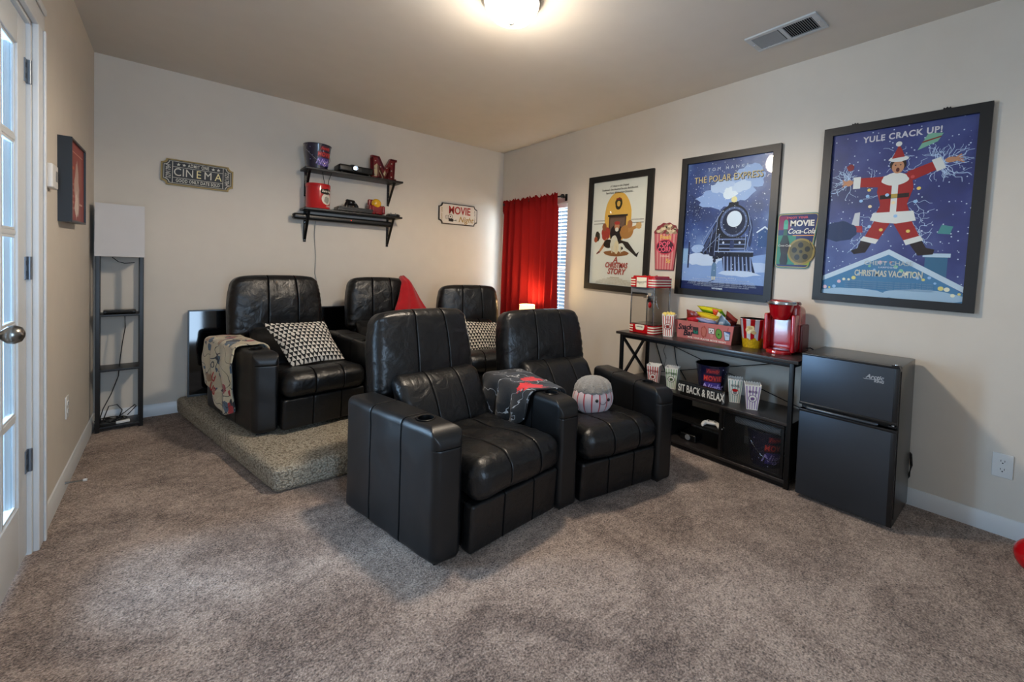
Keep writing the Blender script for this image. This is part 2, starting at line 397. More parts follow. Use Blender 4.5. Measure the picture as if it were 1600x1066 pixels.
# front-wall window (behind the camera, the daylight source mirrored in the leaning tv)
wn2=empty('window_2',((FX0+FX1)/2,FY-.06,(FZ0+FZ1)/2)); wn2['kind']='structure'
a,b_=(FX1-FX0)/2,(FZ1-FZ0)/2
mb=MB()
for s_ in (-1,1): mb.box(s_*a-(.04 if s_>0 else 0),s_*a+(.04 if s_<0 else 0),-.02,.02,-b_,b_,WHITE,.004)
for z in (-b_,-.02,b_-.04): mb.box(-a,a,-.02,.02,z,z+.04,WHITE,.004)
mb.build('window_frame',wn2)
for z0,z1 in ((-b_+.04,-.02),(.02,b_-.04)):
    mb=MB(); mb.box(-a+.04,a-.04,-.003,.003,z0,z1,GLASS); mb.build('pane',wn2)
# window blind
bl=empty('window_blind',(W+.012,(WY0+WY1)/2,WZ1-.005),label='white horizontal slat window blind behind the red curtain',cat='blind')
mb=MB(); mb.box(-.012,.014,-hw+.01,hw-.01,-.045,-.0,WHITE,.004); mb.build('headrail',bl)
sl=None
for i in range(34):
    z=-.065-i*.0375
    if sl is None:
        mb=MB(); mb.box(-.016,.016,-hw+.012,hw-.012,-.0012,.0012,WHITE,tf=Matrix.Rotation(.30,4,'Y')); sl=mb.build('slat',bl); sl.location=(0,0,z)
    else:
        s_=sl.copy(); col.objects.link(s_); s_.location=(0,0,z)
for y in (-hw+.1,0,hw-.1):
    mb=MB(); mb.tube([(0,y,-.04),(0,y,-1.33)],.0015,WHITE,5); mb.build('cord',bl)

# ============================================================ PLATFORM
def plan_slab(name,P,z0,z1,r,m_,parent=None,step=.05,kind=None):
    "rounded slab over plan quad FL,FR,BL,BR"
    hx,hy,hz=1.0,.8,(z1-z0)/2
    V,F=rbox(hx,hy,hz,r,4,step)
    FL,FR,BL,BR=[Vector(p) for p in P]
    wx=((FR-FL).length+(BR-BL).length)/2; wy=((BL-FL).length+(BR-FR).length)/2
    out=[]
    V,F=rbox(wx/2,wy/2,hz,r,4,step)
    for v in V:
        p=bil(FL,FR,BL,BR,(v.x+wx/2)/wx,(v.y+wy/2)/wy); n=noise.noise(Vector((p.x*9,p.y*9,v.z*9)))*.004
        out.append((p.x+n,p.y+n,z0+hz+v.z+n*.7*(1 if v.z>0 else 0)))
    return mesh(name,out,F,m_,parent,kind=kind)
pf=plan_slab('platform',[(.815,-1.82),(3.02,-1.87),(.44,-.035),(3.02,-.035)],0,.133,.035,BERBER)
tag(pf,'low beige loop-carpeted riser platform under the back row of recliners','platform')

# ============================================================ RECLINERS
def seam(x,xs,d,wd=.003): return sum(d*math.exp(-((x-s_)/.0032)**2) for s_ in xs)
def wr(p,sc,amp,seed=0): return noise.noise(Vector((p[0]*sc+seed,p[1]*sc+seed*1.7,p[2]*sc)))*amp
def arm(parent,FL,FR,BL,BR,z0,z1,cup=.17,seed=0):
    FL,FR,BL,BR=[Vector(p) for p in (FL,FR,BL,BR)]
    wx=((FR-FL).length+(BR-BL).length)/2; wy=((BL-FL).length+(BR-FR).length)/2; hz=(z1-z0)/2; r=.032
    sy=[-wy*.17,wy*.17]
    V,F=rbox(wx/2,wy/2,hz,r,4,.03,ey=sy+[-wy/2+.042,-wy/2+.06],ez=(hz-.085,hz-.062,hz-.045))
    out=[]
    for v in V:
        x,y,z=v
        # rolled front top
        yy=y+wy/2; top=z+hz
        if yy<.075 and z>hz-.075:
            a=(.075-yy)/.075; bz=(z-(hz-.075))/.075; d=math.hypot(a,bz)
            if d>1: yy=.075-.075*a/d; z=(hz-.075)+.075*bz/d
        g=seam(y,sy,.0035)*(1 if abs(x)>wx/2-.02 or z>hz-.02 else 0)
        x2=x-math.copysign(g,x) if abs(x)>wx/2-.02 else x
        if z>hz-.02: z-=g
        if yy<.02: yy+=seam(z,(hz-.085,),.003)
        bul=.004*math.cos(min(1,abs(y)/(wy/2))*PI/2)
        x2+=math.copysign(bul,x2)
        u=(x2+wx/2)/wx; p=bil(FL,FR,BL,BR,u,yy/wy)
        n=wr((p.x,p.y,z),10,.004,seed)
        out.append((p.x+n,p.y+n*.5,z0+hz+z+n*.7))
    mi=[]
    for f in F:
        c=sum((V[i] for i in f),Vector())/len(f)
        mi.append(1 if any(abs(c.y-e)<.0034 for e in sy) or (c.y<-wy/2+.01 and abs(c.z-(hz-.085))<.0021) else 0)
    o=mesh('armrest',out,F,[LEATHV,STITCH],parent,mi=mi)
    # cup holder: boolean hole + liner
    c=bil(FL,FR,BL,BR,.5,cup/wy)
    rc=.036
    if cup<.5:
        cm=bpy.data.meshes.new('c'); bm=bmesh.new(); bmesh.ops.create_cone(bm,cap_ends=True,segments=28,radius1=rc,radius2=rc,depth=.2); bm.to_mesh(cm); bm.free()
        co_=bpy.data.objects.new('c',cm); col.objects.link(co_); co_.location=(c.x,c.y,z1+.02)
        md=o.modifiers.new('b','BOOLEAN'); md.object=co_; md.operation='DIFFERENCE'; md.solver='EXACT'
        bpy.context.view_layer.update()
        me=bpy.data.meshes.new_from_object(o.evaluated_get(bpy.context.evaluated_depsgraph_get()))
        o.modifiers.clear(); o.data=me; bpy.data.objects.remove(co_)
        mb=MB(); mb.lathe([(rc-.0005,-.075),(rc-.0005,.0),(rc+.006,.0035),(rc+.004,.005),(rc-.003,.003),(rc-.004,-.073),(0,-.074)],(c.x,c.y,z1-.001),BLKP,28)
        mb.build('cup_holder',o)
    # feet
    for v_ in (.1,.9):
        mb=MB(); p=bil(FL,FR,BL,BR,.5,v_); mb.box(p.x-.03,p.x+.03,p.y-.03,p.y+.03,z0-.015,z0+.012,BLKP); mb.build('foot',o)
    return o
def seat_unit(parent,cx,cy,th,zf,wf=.52,k=1.0,seed=0,wb=None,headw=.56,hd=.69,hz0=.525,hz1=.955,tilt=.20,hx_shift=0):
    "cx,cy: centre of the kick panel front; th: rotation (deg, + turns front to +x)"
    t=math.radians(th); ex=Vector((math.cos(t),math.sin(t),0)); ey=Vector((-math.sin(t),math.cos(t),0))
    O=Vector((cx,cy,zf))
    def T(x,y,z): return O+ex*x+ey*y+Vector((0,0,z))
    hw_=wf/2; sx=(-wf*.155,wf*.185)
    # footrest panel
    hz=.105*k
    def f(v):
        x,y,z=v; g=seam(x,sx,.004) if y<0 else 0
        n=wr(v,7,.004,seed)
        return T(x,.035+y+g+n-.006*(z/hz),.028+hz+z)
    soft('footrest_panel',hw_-.004,.035,hz,.016,f,LEATHER,parent,.03,ex=sx)
    # seat cushion
    L=.60*k; hh_=.078*k
    def f(v):
        x,y,z=v
        u=x/hw_; q=(y+L/2)/L      # q 0 front
        bx=1-min(1,abs(u))**4
        zt=z
        if z>0: zt=z+.020*bx*math.exp(-((q-.18)/.25)**2)-.030*max(0,q-.25)*bx
        else: zt=z-.004
        yy=y-(.016*bx if q<.3 else 0)*math.cos(min(1,abs(z)/hh_)*PI/2)
        g=seam(x,sx,.006,.007)
        if z>hh_-.03: zt-=g
        if q<.15: yy+=g*.8
        edge=abs(u)**6*(math.sin((y*95)+wr(v,5,6,seed))*.0035)*(1 if q<.35 else .3)
        n=wr((x,y,z),8,.010,seed)+wr((x,y*1.5,z),22,.004,seed+3)
        fold=.004*math.sin(x*38+y*20+wr(v,6,3,seed))*math.exp(-((q-.75)/.25)**2)
        return T(x*(1.0 if q<.12 else .985),yy+L/2-.028+n*.4+edge,.245*k+hh_+zt+n*.6+(edge+fold if z>0 else 0))
    soft('seat_cushion',hw_-.003,L/2,hh_,.062*k,f,LEATHER,parent,.02,ex=sx)
    # lower back cushion
    hb=.135*k
    def f(v):
        x,y,z=v; q=(z+hb)/(2*hb); g=seam(x,sx,.006,.007) if y<0 else 0
        bul=.02*(1-min(1,abs(x/hw_))**3)*(1-(2*q-1)**2)
        n=wr((x,y,z),9,.008,seed+9)
        return T(x,.55*k+(hd-.55*k+.02)*q+y-(bul if y<0 else 0)+g+n*.6,.36*k+hb*1+z)
    soft('back_cushion',hw_-.006,.06,hb,.045,f,LEATHER,parent,.025,ex=sx)
    # headrest / backrest
    Hh=(hz1-hz0)/2; hx=headw/2; hyd=.075
    ct,st_=math.cos(tilt),math.sin(tilt)
    sx2=(-headw*.13,headw*.19)
    def f(v):
        x,y,z=v; q=(z+Hh)/(2*Hh); u=x/hx
        g=seam(x,sx2,.0065,.007) if (y<.02) else 0
        bx=1-min(1,abs(u))**3.0
        yy=y; zz=z
        if y<0: yy=y-.030*bx*(1-(2*q-1.05)**2)-.006
        nar=1-.10*max(0,(q-.5)/.5)**1.6
        zz=z-(.012*abs(u)**4 if q>.8 else 0)+(.010*bx if q>.8 else 0)
        pk=abs(u)**5*math.sin(z*150+wr(v,7,5,seed))*.005*(1 if y<0.03 else 0)
        rad=.0025*math.sin(math.atan2(abs(x)-.02,z+Hh+.02)*26+wr(v,8,2,seed))*abs(u)*(1 if y<0 else 0)*(1-q)
        n=wr((x,y,z),7,.010,seed+5)+wr((x,y,z),20,.004,seed+8)
        yy+=g+n*.6+pk+rad
        x2=x*nar+hx_shift
        # forward curl of the bottom
        Y=yy*ct+zz*st_; Z=-yy*st_+zz*ct
        return T(x2,hd+hyd+.02+Y+(Hh*st_),hz0+Hh+Z-(g*.6 if q>.9 else 0))
    soft('headrest',hx,hyd,Hh,.050,f,LEATHER,parent,.018,ex=sx2,arc=5)
    # seat box behind panel
    mb=MB(); V,F=rbox(hw_-.012,.30*k,.10*k,.01,2); mb.add([T(v[0],v[1]+.36*k,.03+.10*k+v[2]) for v in V],F,BLKP,False)
    V,F=rbox(hw_-.02,.03,.26*k,.01,2); mb.add([T(v[0],v[1]+hd+.10,.06+.26*k+v[2]) for v in V],F,BLKP,False)
    mb.build('base_frame',parent)
    return T
fr=empty('recliner_row',(1.9,-2.5,0),label='front row of two black leather home theatre recliners sharing a middle arm',cat='recliner seats')
fr.location=(0,0,0)
arm(fr,(1.195,-2.837),(1.322,-2.845),(1.057,-2.158),(1.205,-2.14),.016,.565,seed=1)
arm(fr,(1.853,-2.850),(1.970,-2.862),(1.85,-2.17),(2.09,-2.19),.016,.56,seed=2)
arm(fr,(2.489,-2.981),(2.612,-3.002),(2.63,-2.33),(2.77,-2.36),.016,.55,seed=3)
seat_unit(fr,1.592,-2.862,5.5,0,.525,1,1,headw=.615,hz0=.50,hz1=.948,hx_shift=-.018)
seat_unit(fr,2.230,-2.925,-9.5,0,.52,.97,2,headw=.645,hz0=.475,hz1=.922,hx_shift=-.030)
rr=empty('recliner_row',(0,0,0),label='back row of three black leather recliners standing on the carpeted platform',cat='recliner seats')
zp=.133
arm(rr,(.785,-1.29),(.918,-1.311),(.60,-.52),(.76,-.50),zp+.016,zp+.515,seed=4)
arm(rr,(1.44,-1.30),(1.56,-1.31),(1.36,-.50),(1.56,-.50),zp+.016,zp+.51,seed=5)
arm(rr,(2.02,-1.35),(2.13,-1.37),(2.10,-.53),(2.29,-.60),zp+.016,zp+.51,seed=6)
arm(rr,(2.60,-1.60),(2.72,-1.64),(2.80,-.93),(2.95,-.97),zp+.016,zp+.50,seed=7)
seat_unit(rr,1.180,-1.325,8.0,zp,.515,.92,11,headw=.625,hd=.72,hz0=.50,hz1=.948,tilt=.12,hx_shift=-.045)
seat_unit(rr,1.790,-1.33,-1,zp,.45,.92,12,headw=.53,hd=.78,hz0=.50,hz1=.94,tilt=.12)
seat_unit(rr,2.370,-1.475,-14,zp,.45,.92,13,headw=.60,hd=.66,hz0=.45,hz1=.885,tilt=.12,hx_shift=.015)
# ============================================================ CEILING
lt=empty('ceiling_light',(1.72,-2.51,H),label='round frosted glass ceiling light with nickel finial, switched on',cat='ceiling light')
LGL=mat('lit_frosted_glass','FFF3DC',.4,emit='FFEFD6',es=5)
mb=MB(); mb.lathe([(.0,0),(.150,0),(.158,-.008),(.156,-.024),(.146,-.032),(.138,-.03),(.138,-.0)],(0,0,0),NICK,48); mb.build('base_ring',lt)
mb=MB(); mb.lathe([(.140,-.028),(.138,-.045),(.126,-.075),(.100,-.102),(.060,-.120),(.020,-.127),(0,-.128)],(0,0,0),LGL,48); mb.build('glass_bowl',lt)
mb=MB(); mb.lathe([(0,-.124),(.014,-.126),(.016,-.131),(.006,-.136),(.008,-.141),(.010,-.146),(.006,-.153),(0,-.155)],(0,0,0),NICK,20); mb.build('finial',lt)
vt=empty('ceiling_vent',(3.02,-3.35,H),rz=-PI/2-.03,label='white metal supply air vent in the ceiling above the posters',cat='vent')
VM=mat('vent_metal','B9BEC2',.4); DARK=mat('dark_void','07080A',.9)
mb=MB(); X,Y=.188,.098
for (x0,x1,y0,y1) in ((-X,X,-Y,-Y+.024),(-X,X,Y-.024,Y),(-X,-X+.03,-Y+.024,Y-.024),(X-.03,X,-Y+.024,Y-.024),(-.010,.010,-Y+.024,Y-.024)): mb.box(x0,x1,y0,y1,-.010,0,VM,.002)
mb.build('frame',vt)
mb=MB(); mb.box(-X+.03,X-.03,-Y+.024,Y-.024,-.001,-.0002,DARK); mb.build('backing',vt)
sm=None
for half,ang in ((-1,-.9),(1,.9)):
    for i in range(13):
        x=half*(.018+i*.0108)+half*.004
        mb=MB(); mb.box(-.0045,.0045,-Y+.025,Y-.025,-.0006,.0006,VM,tf=Matrix.Translation((x,0,-.0058))@Matrix.Rotation(ang,4,'Y')); mb.build('slat',vt)
for sx_ in (-1,1):
    mb=MB(); mb.lathe([(0,-.0125),(.004,-.012),(.005,-.010)],(sx_*(X-.014),0,0),STEEL,12); mb.build('screw',vt)

# ============================================================ WALL SIGNS AND PICTURES
def on_wall(name,wall,a,z,tilt=0,off=0,label=None,cat=None,group=None):
    "local x along wall (left to right as seen), z up, -y into the room"
    if wall=='back': o=empty(name,(a,-off,z),0,0,tilt,label,cat,group)
    elif wall=='right':
        o=empty(name,(W-off,a,z),label=label,cat=cat,group=group); o.rotation_euler=(Matrix.Rotation(-PI/2,3,'Z')@Matrix.Rotation(tilt,3,'Y')).to_euler()
    else:
        o=empty(name,(off,a,z),label=label,cat=cat,group=group); o.rotation_euler=(Matrix.Rotation(PI/2,3,'Z')@Matrix.Rotation(tilt,3,'Y')).to_euler()
    return o
def ticket(w_,h_,n):
    a,b_=w_/2,h_/2; P=[]
    for (cx,cz,a0) in ((a,-b_,PI),(a,b_,-PI/2),(-a,b_,0),(-a,-b_,PI/2)):
        arc=[(cx+n*math.cos(t),cz+n*math.sin(t)) for t in [a0-(PI/2)*k/6 for k in range(7)]]
        P+=arc if False else arc
    # order ccw: start bottom right notch
    out=[]
    for (cx,cz,s0,s1) in ((a,-b_,PI,PI/2),(a,b_,-PI/2,-PI),(-a,b_,0,-PI/2),(-a,-b_,PI/2,0)):
        out+=[(cx+n*math.cos(s0+(s1-s0)*k/6),cz+n*math.sin(s0+(s1-s0)*k/6)) for k in range(7)]
    return out
def ring(mb,P,Q,y,m_):
    n=len(P)
    V=[(p[0],y,p[1]) for p in P]+[(q[0],y,q[1]) for q in Q]
    mb.add(V,[[i,(i+1)%n,n+(i+1)%n,n+i] for i in range(n)],m_)
SIGNB=mat('sign_black','16191B',.5,var=.3,vscale=12); GOLD=mat('sign_gold_edge','8B7440',.45,metal=.3)
CREAMT=mat('sign_cream_print','CFCABB',.5); LITY=mat('sign_yellow_print','E3D69B',.5)
s_=on_wall('ticket_sign','back',.562,1.846,.012,0,'black and gold ticket-shaped wooden sign reading CINEMA, admit one','sign')
mb=MB(); mb.prism(ticket(.437,.196,.030),-.016,0,GOLD); mb.build('backing_board',s_)
mb=MB(); mb.prism(ticket(.415,.176,.030),-.020,-.016,SIGNB); mb.build('front_board',s_)
mb=MB(); ring(mb,ticket(.404,.165,.030),ticket(.399,.160,.031),-.0204,CREAMT)
for x in (-.152,.152): mb.flat([(x-.0018,-.082),(x+.0018,-.082),(x+.0018,.082),(x-.0018,.082)],-.0204,CREAMT)
for z in (-.040,.040): mb.flat([(-.152,z-.0015),(.152,z-.0015),(.152,z+.0015),(-.152,z+.0015)],-.0204,CREAMT)
def star(cx,cz,r): return [(cx+(r if k%2==0 else r*.42)*math.sin(PI*k/5),cz+(r if k%2==0 else r*.42)*math.cos(PI*k/5)) for k in range(10)]
for x in (-.118,-.086,.090,.122):
    P=star(x,.060,.013)
    for k in range(10): mb.flat([(x,.060),P[k],P[(k+1)%10]],-.0204,CREAMT)
mb.build('printed_lines',s_)
text('ADMIT ONE',.034,CREAMT,s_,0.0,.060,-.0206,xs=.62,bold=.0006,spacing=1.15)
text('CIN',.084,CREAMT,s_,-.087,0,-.0206,xs=.80,spacing=1.05); text('E',.084,LITY,s_,.001,0,-.0206,xs=.80); text('M',.084,CREAMT,s_,.058,0,-.0206,xs=.80); text('A',.084,LITY,s_,.122,0,-.0206,xs=.80)
text('GOOD ONLY DATE SOLD',.034,CREAMT,s_,0,-.061,-.0206,xs=.62,bold=.0006,spacing=1.1)
text('3291784',.040,CREAMT,s_,-.175,0,-.0206,xs=.75,rot=PI/2); text('3291784',.040,CREAMT,s_,.175,0,-.0206,xs=.75,rot=-PI/2)
REDT=mat('sign_red_print','A32A22',.5); GOLT=mat('sign_mustard_print','9C7A2A',.5); OFFW=mat('sign_offwhite','D6D0C6',.5,var=.08); BRN=mat('sign_dark_rim','2A2320',.45)
s_=on_wall('ticket_sign','back',2.842,1.788,-.008,0,'small white metal ticket sign reading MOVIE Night','sign')
mb=MB(); mb.prism(ticket(.486,.232,.038),-.014,0,BRN); mb.build('rim',s_)
mb=MB(); mb.prism(ticket(.466,.212,.038),-.0155,-.014,OFFW); mb.build('face_panel',s_)
text('MOVIE',.118,REDT,s_,.012,.040,-.0158,xs=.80,bold=.0028)
text('Night',.088,GOLT,s_,.090,-.055,-.0158,shear=.35,bold=.001,xs=.95)
text('ADMIT ONE',.026,BRN,s_,.208,-.005,-.0158,rot=-PI/2); text('ADMIT ONE',.026,GOLT,s_,-.208,-.005,-.0158,rot=PI/2)
mb=MB(); y=-.0158
mb.flat([(-.125,-.082),(-.068,-.086),(-.066,-.052),(-.127,-.050)],y,BRN); mb.flat([(-.068,-.066),(-.045,-.066),(-.030,-.080),(-.030,-.056),(-.045,-.070),(-.068,-.072)],y,BRN)
for cx,cz,r in ((-.145,-.040,.022),(-.103,-.030,.026)):
    ring(mb,ell(cx,cz,r,r),ell(cx,cz,r*.82,r*.82),y,BRN)
    mb.flat(ell(cx,cz,r*.3,r*.3,12),y,BRN)
mb.build('camera_print',s_)
# framed posters
def frame(root,w_,h_,b_,d,m_):
    a,c=w_/2,h_/2
    def piece(P): 
        mb=MB(); mb.prism(P,-d,-.002,m_); return mb.build('frame_side',root)
    piece([(-a,-c),(a,-c),(a-b_,-c+b_),(-a+b_,-c+b_)]); piece([(-a,c),(-a+b_,c-b_),(a-b_,c-b_),(a,c)])
    piece([(-a,-c),(-a+b_,-c+b_),(-a+b_,c-b_),(-a,c)]); piece([(a,-c),(a,c),(a-b_,c-b_),(a-b_,-c+b_)])
def layers(root,name,items,y0=-.0092,dy=.00025):
    mb=MB(); cnt={}
    for lv0,pts,m_ in items:
        cnt[lv0]=cnt.get(lv0,0)+1; lv=lv0+(cnt[lv0]%14)/15.5
        if len(pts)<=4: mb.flat(pts,y0-lv*dy,m_)
        else: mb.add([(p[0],y0-lv*dy,p[1]) for p in pts],[list(t) for t in tessellate_polygon([[Vector((p[0],p[1],0)) for p in pts]])],m_)
    return mb.build(name,root)
def pm(c,name=None,rough=.3): return mat('ink_'+c,c,.5,coat=.05,spec=.3)
def sky_print(name,c0,c1,c2,sc=3,stars=True):
    m=mat(name,c0,.4,coat=.1); N,Lk,b=nodes(m)
    for l in list(b.inputs['Base Color'].links): Lk.remove(l)
    tc=N.new('ShaderNodeTexCoord'); n=N.new('ShaderNodeTexNoise'); n.inputs['Scale'].default_value=sc; n.inputs['Detail'].default_value=5
    Lk.new(tc.outputs['Object'],n.inputs['Vector'])
    cr=N.new('ShaderNodeValToRGB'); Lk.new(n.outputs[0],cr.inputs[0]); e=cr.color_ramp.elements; e[0].position=.32; e[0].color=lin(c0); e[1].position=.7; e[1].color=lin(c2); k=cr.color_ramp.elements.new(.5); k.color=lin(c1)
    last=cr.outputs[0]
    if stars:
        v=N.new('ShaderNodeTexVoronoi'); v.inputs['Scale'].default_value=38; Lk.new(tc.outputs['Object'],v.inputs['Vector'])
        lt_=N.new('ShaderNodeMath'); lt_.operation='LESS_THAN'; lt_.inputs[1].default_value=.13; Lk.new(v.outputs['Distance'],lt_.inputs[0])
        mx=N.new('ShaderNodeMix'); mx.data_type='RGBA'; mx.inputs[7].default_value=lin('C9D4EA'); Lk.new(lt_.outputs[0],mx.inputs[0]); Lk.new(last,mx.inputs[6]); last=mx.outputs[2]
    Lk.new(last,b.inputs['Base Color']); return m
def blob(cx,cz,rx,rz,seed=0,n=22,amp=.18):
    return [(cx+rx*math.cos(t)*(1+amp*noise.noise(Vector((math.cos(t)*2,math.sin(t)*2,seed)))),cz+rz*math.sin(t)*(1+amp*noise.noise(Vector((math.cos(t)*2,math.sin(t)*2,seed+5))))) for t in [2*PI*i/n for i in range(n)]]
def glaze(root,w_,h_):
    mb=MB(); mb.box(-w_/2,w_/2,-.0142,-.0130,-h_/2,h_/2,GLASS); return mb.build('glazing',root)
def rect(x0,x1,z0,z1): return [(x0,z0),(x1,z0),(x1,z1),(x0,z1)]
# poster 1 : white
TILT=.022
p=on_wall('framed_poster','right',-1.833,1.560,TILT,0,'black framed white movie poster titled A CHRISTMAS STORY, nearest the red curtain','poster','framed movie posters on the right wall')
frame(p,.735,1.062,.055,.026,BLKW)
it=[(0,rect(-.325,.325,-.49,.49),PWHITE),(1,blob(-.005,.145,.155,.225,3,28,.05),pm('D9A94E'))]
for a in (rect(-.29,-.155,.085,.090),rect(-.29,-.155,.112,.117),rect(.150,.285,.085,.090),rect(.150,.285,.112,.117)): it.append((1,a,pm('2C2722')))
it+=[(2,blob(0,.265,.042,.055,1),pm('37331F')),(3,blob(0,.263,.019,.026,2),pm('D9A94E')),(3,rect(-.03,.03,.300,.312),pm('8A2A1C'))]
it+=[(2,rect(-.105,.095,.00,.150),pm('4A3328')),(3,rect(-.09,.08,.01,.135),pm('6B5346')),(3,rect(-.12,.11,.148,.165),pm('2A211B'))]
# generic seated family group
it+=[(4,blob(-.01,-.01,.075,.085,5),pm('231B1B')),(5,blob(-.005,.055,.030,.034,6),pm('B9805C')),(6,blob(-.005,.030,.020,.018,7),pm('D9D2C6')),(5,blob(-.005,.088,.034,.016,8),pm('A6352C'))]
it+=[(4,blob(-.135,-.005,.052,.065,9),pm('A23A2E')),(5,blob(-.155,.055,.026,.036,10),pm('8A5232')),(4,blob(.105,.005,.075,.060,11),pm('A9753D')),(5,blob(.14,.075,.028,.034,12),pm('A86D45')),(4,[(.13,.0),(.22,.040),(.215,.065),(.12,.04)],pm('B58048')),(5,blob(.235,.060,.032,.030,13,18,.4),pm('C9A069'))]
it+=[(5,blob(-.03,-.10,.045,.075,14),pm('CFC9BA')),(4,[(.02,-.06),(.13,-.085),(.225,-.185),(.215,-.205),(.10,-.13),(.01,-.11)],pm('2B211C')),(5,[(.205,-.20),(.255,-.165),(.262,-.15),(.235,-.215)],pm('1C1614'))]
it+=[(4,[(-.12,-.04),(-.10,-.075),(-.19,-.175),(-.21,-.165)],pm('B5764E')),(5,[(-.21,-.165),(-.24,-.190),(-.235,-.20),(-.19,-.178)],pm('6B2A22')),(4,blob(-.235,-.03,.030,.045,15,18,.5),pm('2E2A1C')),(5,blob(-.255,-.06,.022,.028,16),pm('9A4A2C')),(4,blob(-.10,-.10,.055,.040,17),pm('2A1E1A')),(3,blob(0,-.185,.145,.028,18),pm('8B5A32')),(5,blob(.055,-.135,.045,.040,19),pm('DAD6CC')),(6,blob(.06,-.14,.018,.014,20),pm('2A2420')),(6,blob(0,-.13,.028,.060,21),pm('D8C9A6'))]
for x in (-.05,0,.05): it.append((6,rect(x-.006,x+.006,-.185,-.12),pm('C9BBA0')))
layers(p,'poster_print',it)
IK=pm('2C2722'); RT=pm('A63427'); RT2=pm('B89A90')
text('A Tribute to the Original,',.026,IK,p,0,.425,-.0118,shear=.2,xs=.8); text('Traditional, One Hundred Percent, Red-Blooded,',.026,IK,p,0,.395,-.0118,shear=.2,xs=.8); text('Two-Fisted, All-American Christmas...',.026,IK,p,0,.365,-.0118,shear=.2,xs=.8)
for dx,m_,yy in ((.004,RT2,-.0116),(0,RT,-.0119)):
    text('A',.075,m_,p,-.005+dx,-.245-dx,yy,shear=.25,bold=.001); text('CHRISTMAS',.066,m_,p,.005+dx,-.295-dx,yy,shear=.25,bold=.0016,xs=.74); text('STORY',.072,m_,p,.01+dx,-.352-dx,yy,shear=.25,bold=.0016,xs=.9)
CRD=pm('B9A58A')
for i,(wd,z) in enumerate(((.13,-.405),(.22,-.417),(.36,-.429),(.46,-.441),(.54,-.453),(.56,-.465))):
    text('PRODUCED AND DIRECTED WITH MUSIC AND STORY BY',.010,CRD,p,0,z,-.0116,xs=wd/.32)
glaze(p,.625,.952)
# poster 2 : blue train
NIGHT=sky_print('night_snow_print','16224E','2A4486','7690C8',2.6)
p=on_wall('framed_poster','right',-2.832,1.573,TILT,0,'black framed blue movie poster with a steam train, titled THE POLAR EXPRESS','poster','framed movie posters on the right wall')
frame(p,.730,1.060,.048,.028,BLKW)
BL1,BL2,BL3,BL4=pm('A9BFE6'),pm('D9E4F5'),pm('0F1428'),pm('39466E')
it=[(0,rect(-.33,.33,-.49,.49),NIGHT)]
it+=[(1,[(-.33,-.49),(.33,-.49),(.33,-.42),(-.33,-.42)],pm('18275C')),(1,[(-.33,-.42),(.33,-.42),(.33,-.20),(.1,-.24),(-.1,-.20),(-.33,-.27)],pm('86A2D8')),(2,blob(.08,.255,.12,.10,31,24,.5),pm('9FB6E2')),(2,blob(-.08,.20,.14,.07,33,24,.5),pm('8CA6DA')),(2,blob(.17,.33,.10,.09,35,24,.5),pm('9FB6E2')),(2,blob(-.15,-.25,.16,.05,36,24,.4),pm('C3D2EF')),(2,blob(.2,-.30,.14,.04,37,24,.4),pm('B4C6EA'))]
# generic steam locomotive seen from the front, leaning right
it+=[(3,[(-.175,-.20),(-.02,.10),(.04,.14),(.06,-.22),(-.05,-.25)],BL3),(4,[(-.165,-.19),(-.02,.08),(-.01,.07),(-.14,-.20)],BL4),(5,ell(.065,.025,.115,.125,32),BL3),(6,ell(.070,.025,.100,.108,32),pm('55648F')),(7,ell(.072,.025,.083,.092,32),pm('1A2342')),(8,ell(.075,.045,.055,.058,24),BL2)]
it+=[(6,[(.02,.13),(.10,.14),(.095,.17),(.03,.165)],BL3),(7,blob(.065,.185,.022,.022,38,12,.2),pm('E6D9A0')),(4,rect(-.035,.175,-.175,-.085),pm('141B33')),(5,rect(-.03,.17,-.105,-.095),pm('6F80B0')),(5,rect(-.03,.17,-.140,-.133),pm('6F80B0')),(6,rect(-.03,.16,-.170,-.162),pm('8C9CC8')),(4,rect(-.06,.225,-.225,-.190),pm('10162C')),(5,rect(-.06,.225,-.193,-.186),pm('9AABDA'))]
it+=[(4,[(.00,-.225),(.21,-.225),(.245,-.335),(.02,-.345)],pm('1E2746'))]
for k in range(8):
    x=.012+k*.027; it.append((5,[(x,-.225),(x+.008,-.225),(x+.018+k*.001,-.34),(x+.004+k*.001,-.34)],pm('8496C6')))
it+=[(4,rect(-.08,-.045,-.235,-.06),pm('1A2240')),(5,ell(-.11,-.215,.030,.040),pm('1A2240')),(5,ell(.195,-.06,.014,.1,12),pm('27345E'))]
it+=[(5,[(-.075,-.375),(-.035,-.375),(-.038,-.290),(-.046,-.272),(-.064,-.272),(-.072,-.290)],pm('5E7FA6')),(6,ell(-.055,-.258,.012,.015,14),pm('1A2240')),(6,rect(-.068,-.058,-.40,-.375),pm('D9CFA8')),(6,rect(-.052,-.042,-.40,-.375),pm('D9CFA8')),(3,[(-.06,-.40),(-.04,-.40),(-.11,-.440),(-.15,-.45)],pm('33477F'))]
it+=[(3,[(.25,-.155),(.33,-.155),(.33,-.06),(.29,-.03),(.25,-.06)],pm('33548C')),(4,[(.24,-.06),(.29,-.025),(.33,-.055),(.33,-.045),(.29,-.012),(.235,-.052)],BL2),(3,rect(-.33,-.27,-.29,-.17),pm('8EB0D8')),(3,rect(-.275,-.262,-.32,-.12),pm('1C2750'))]
rnd=random.Random(3)
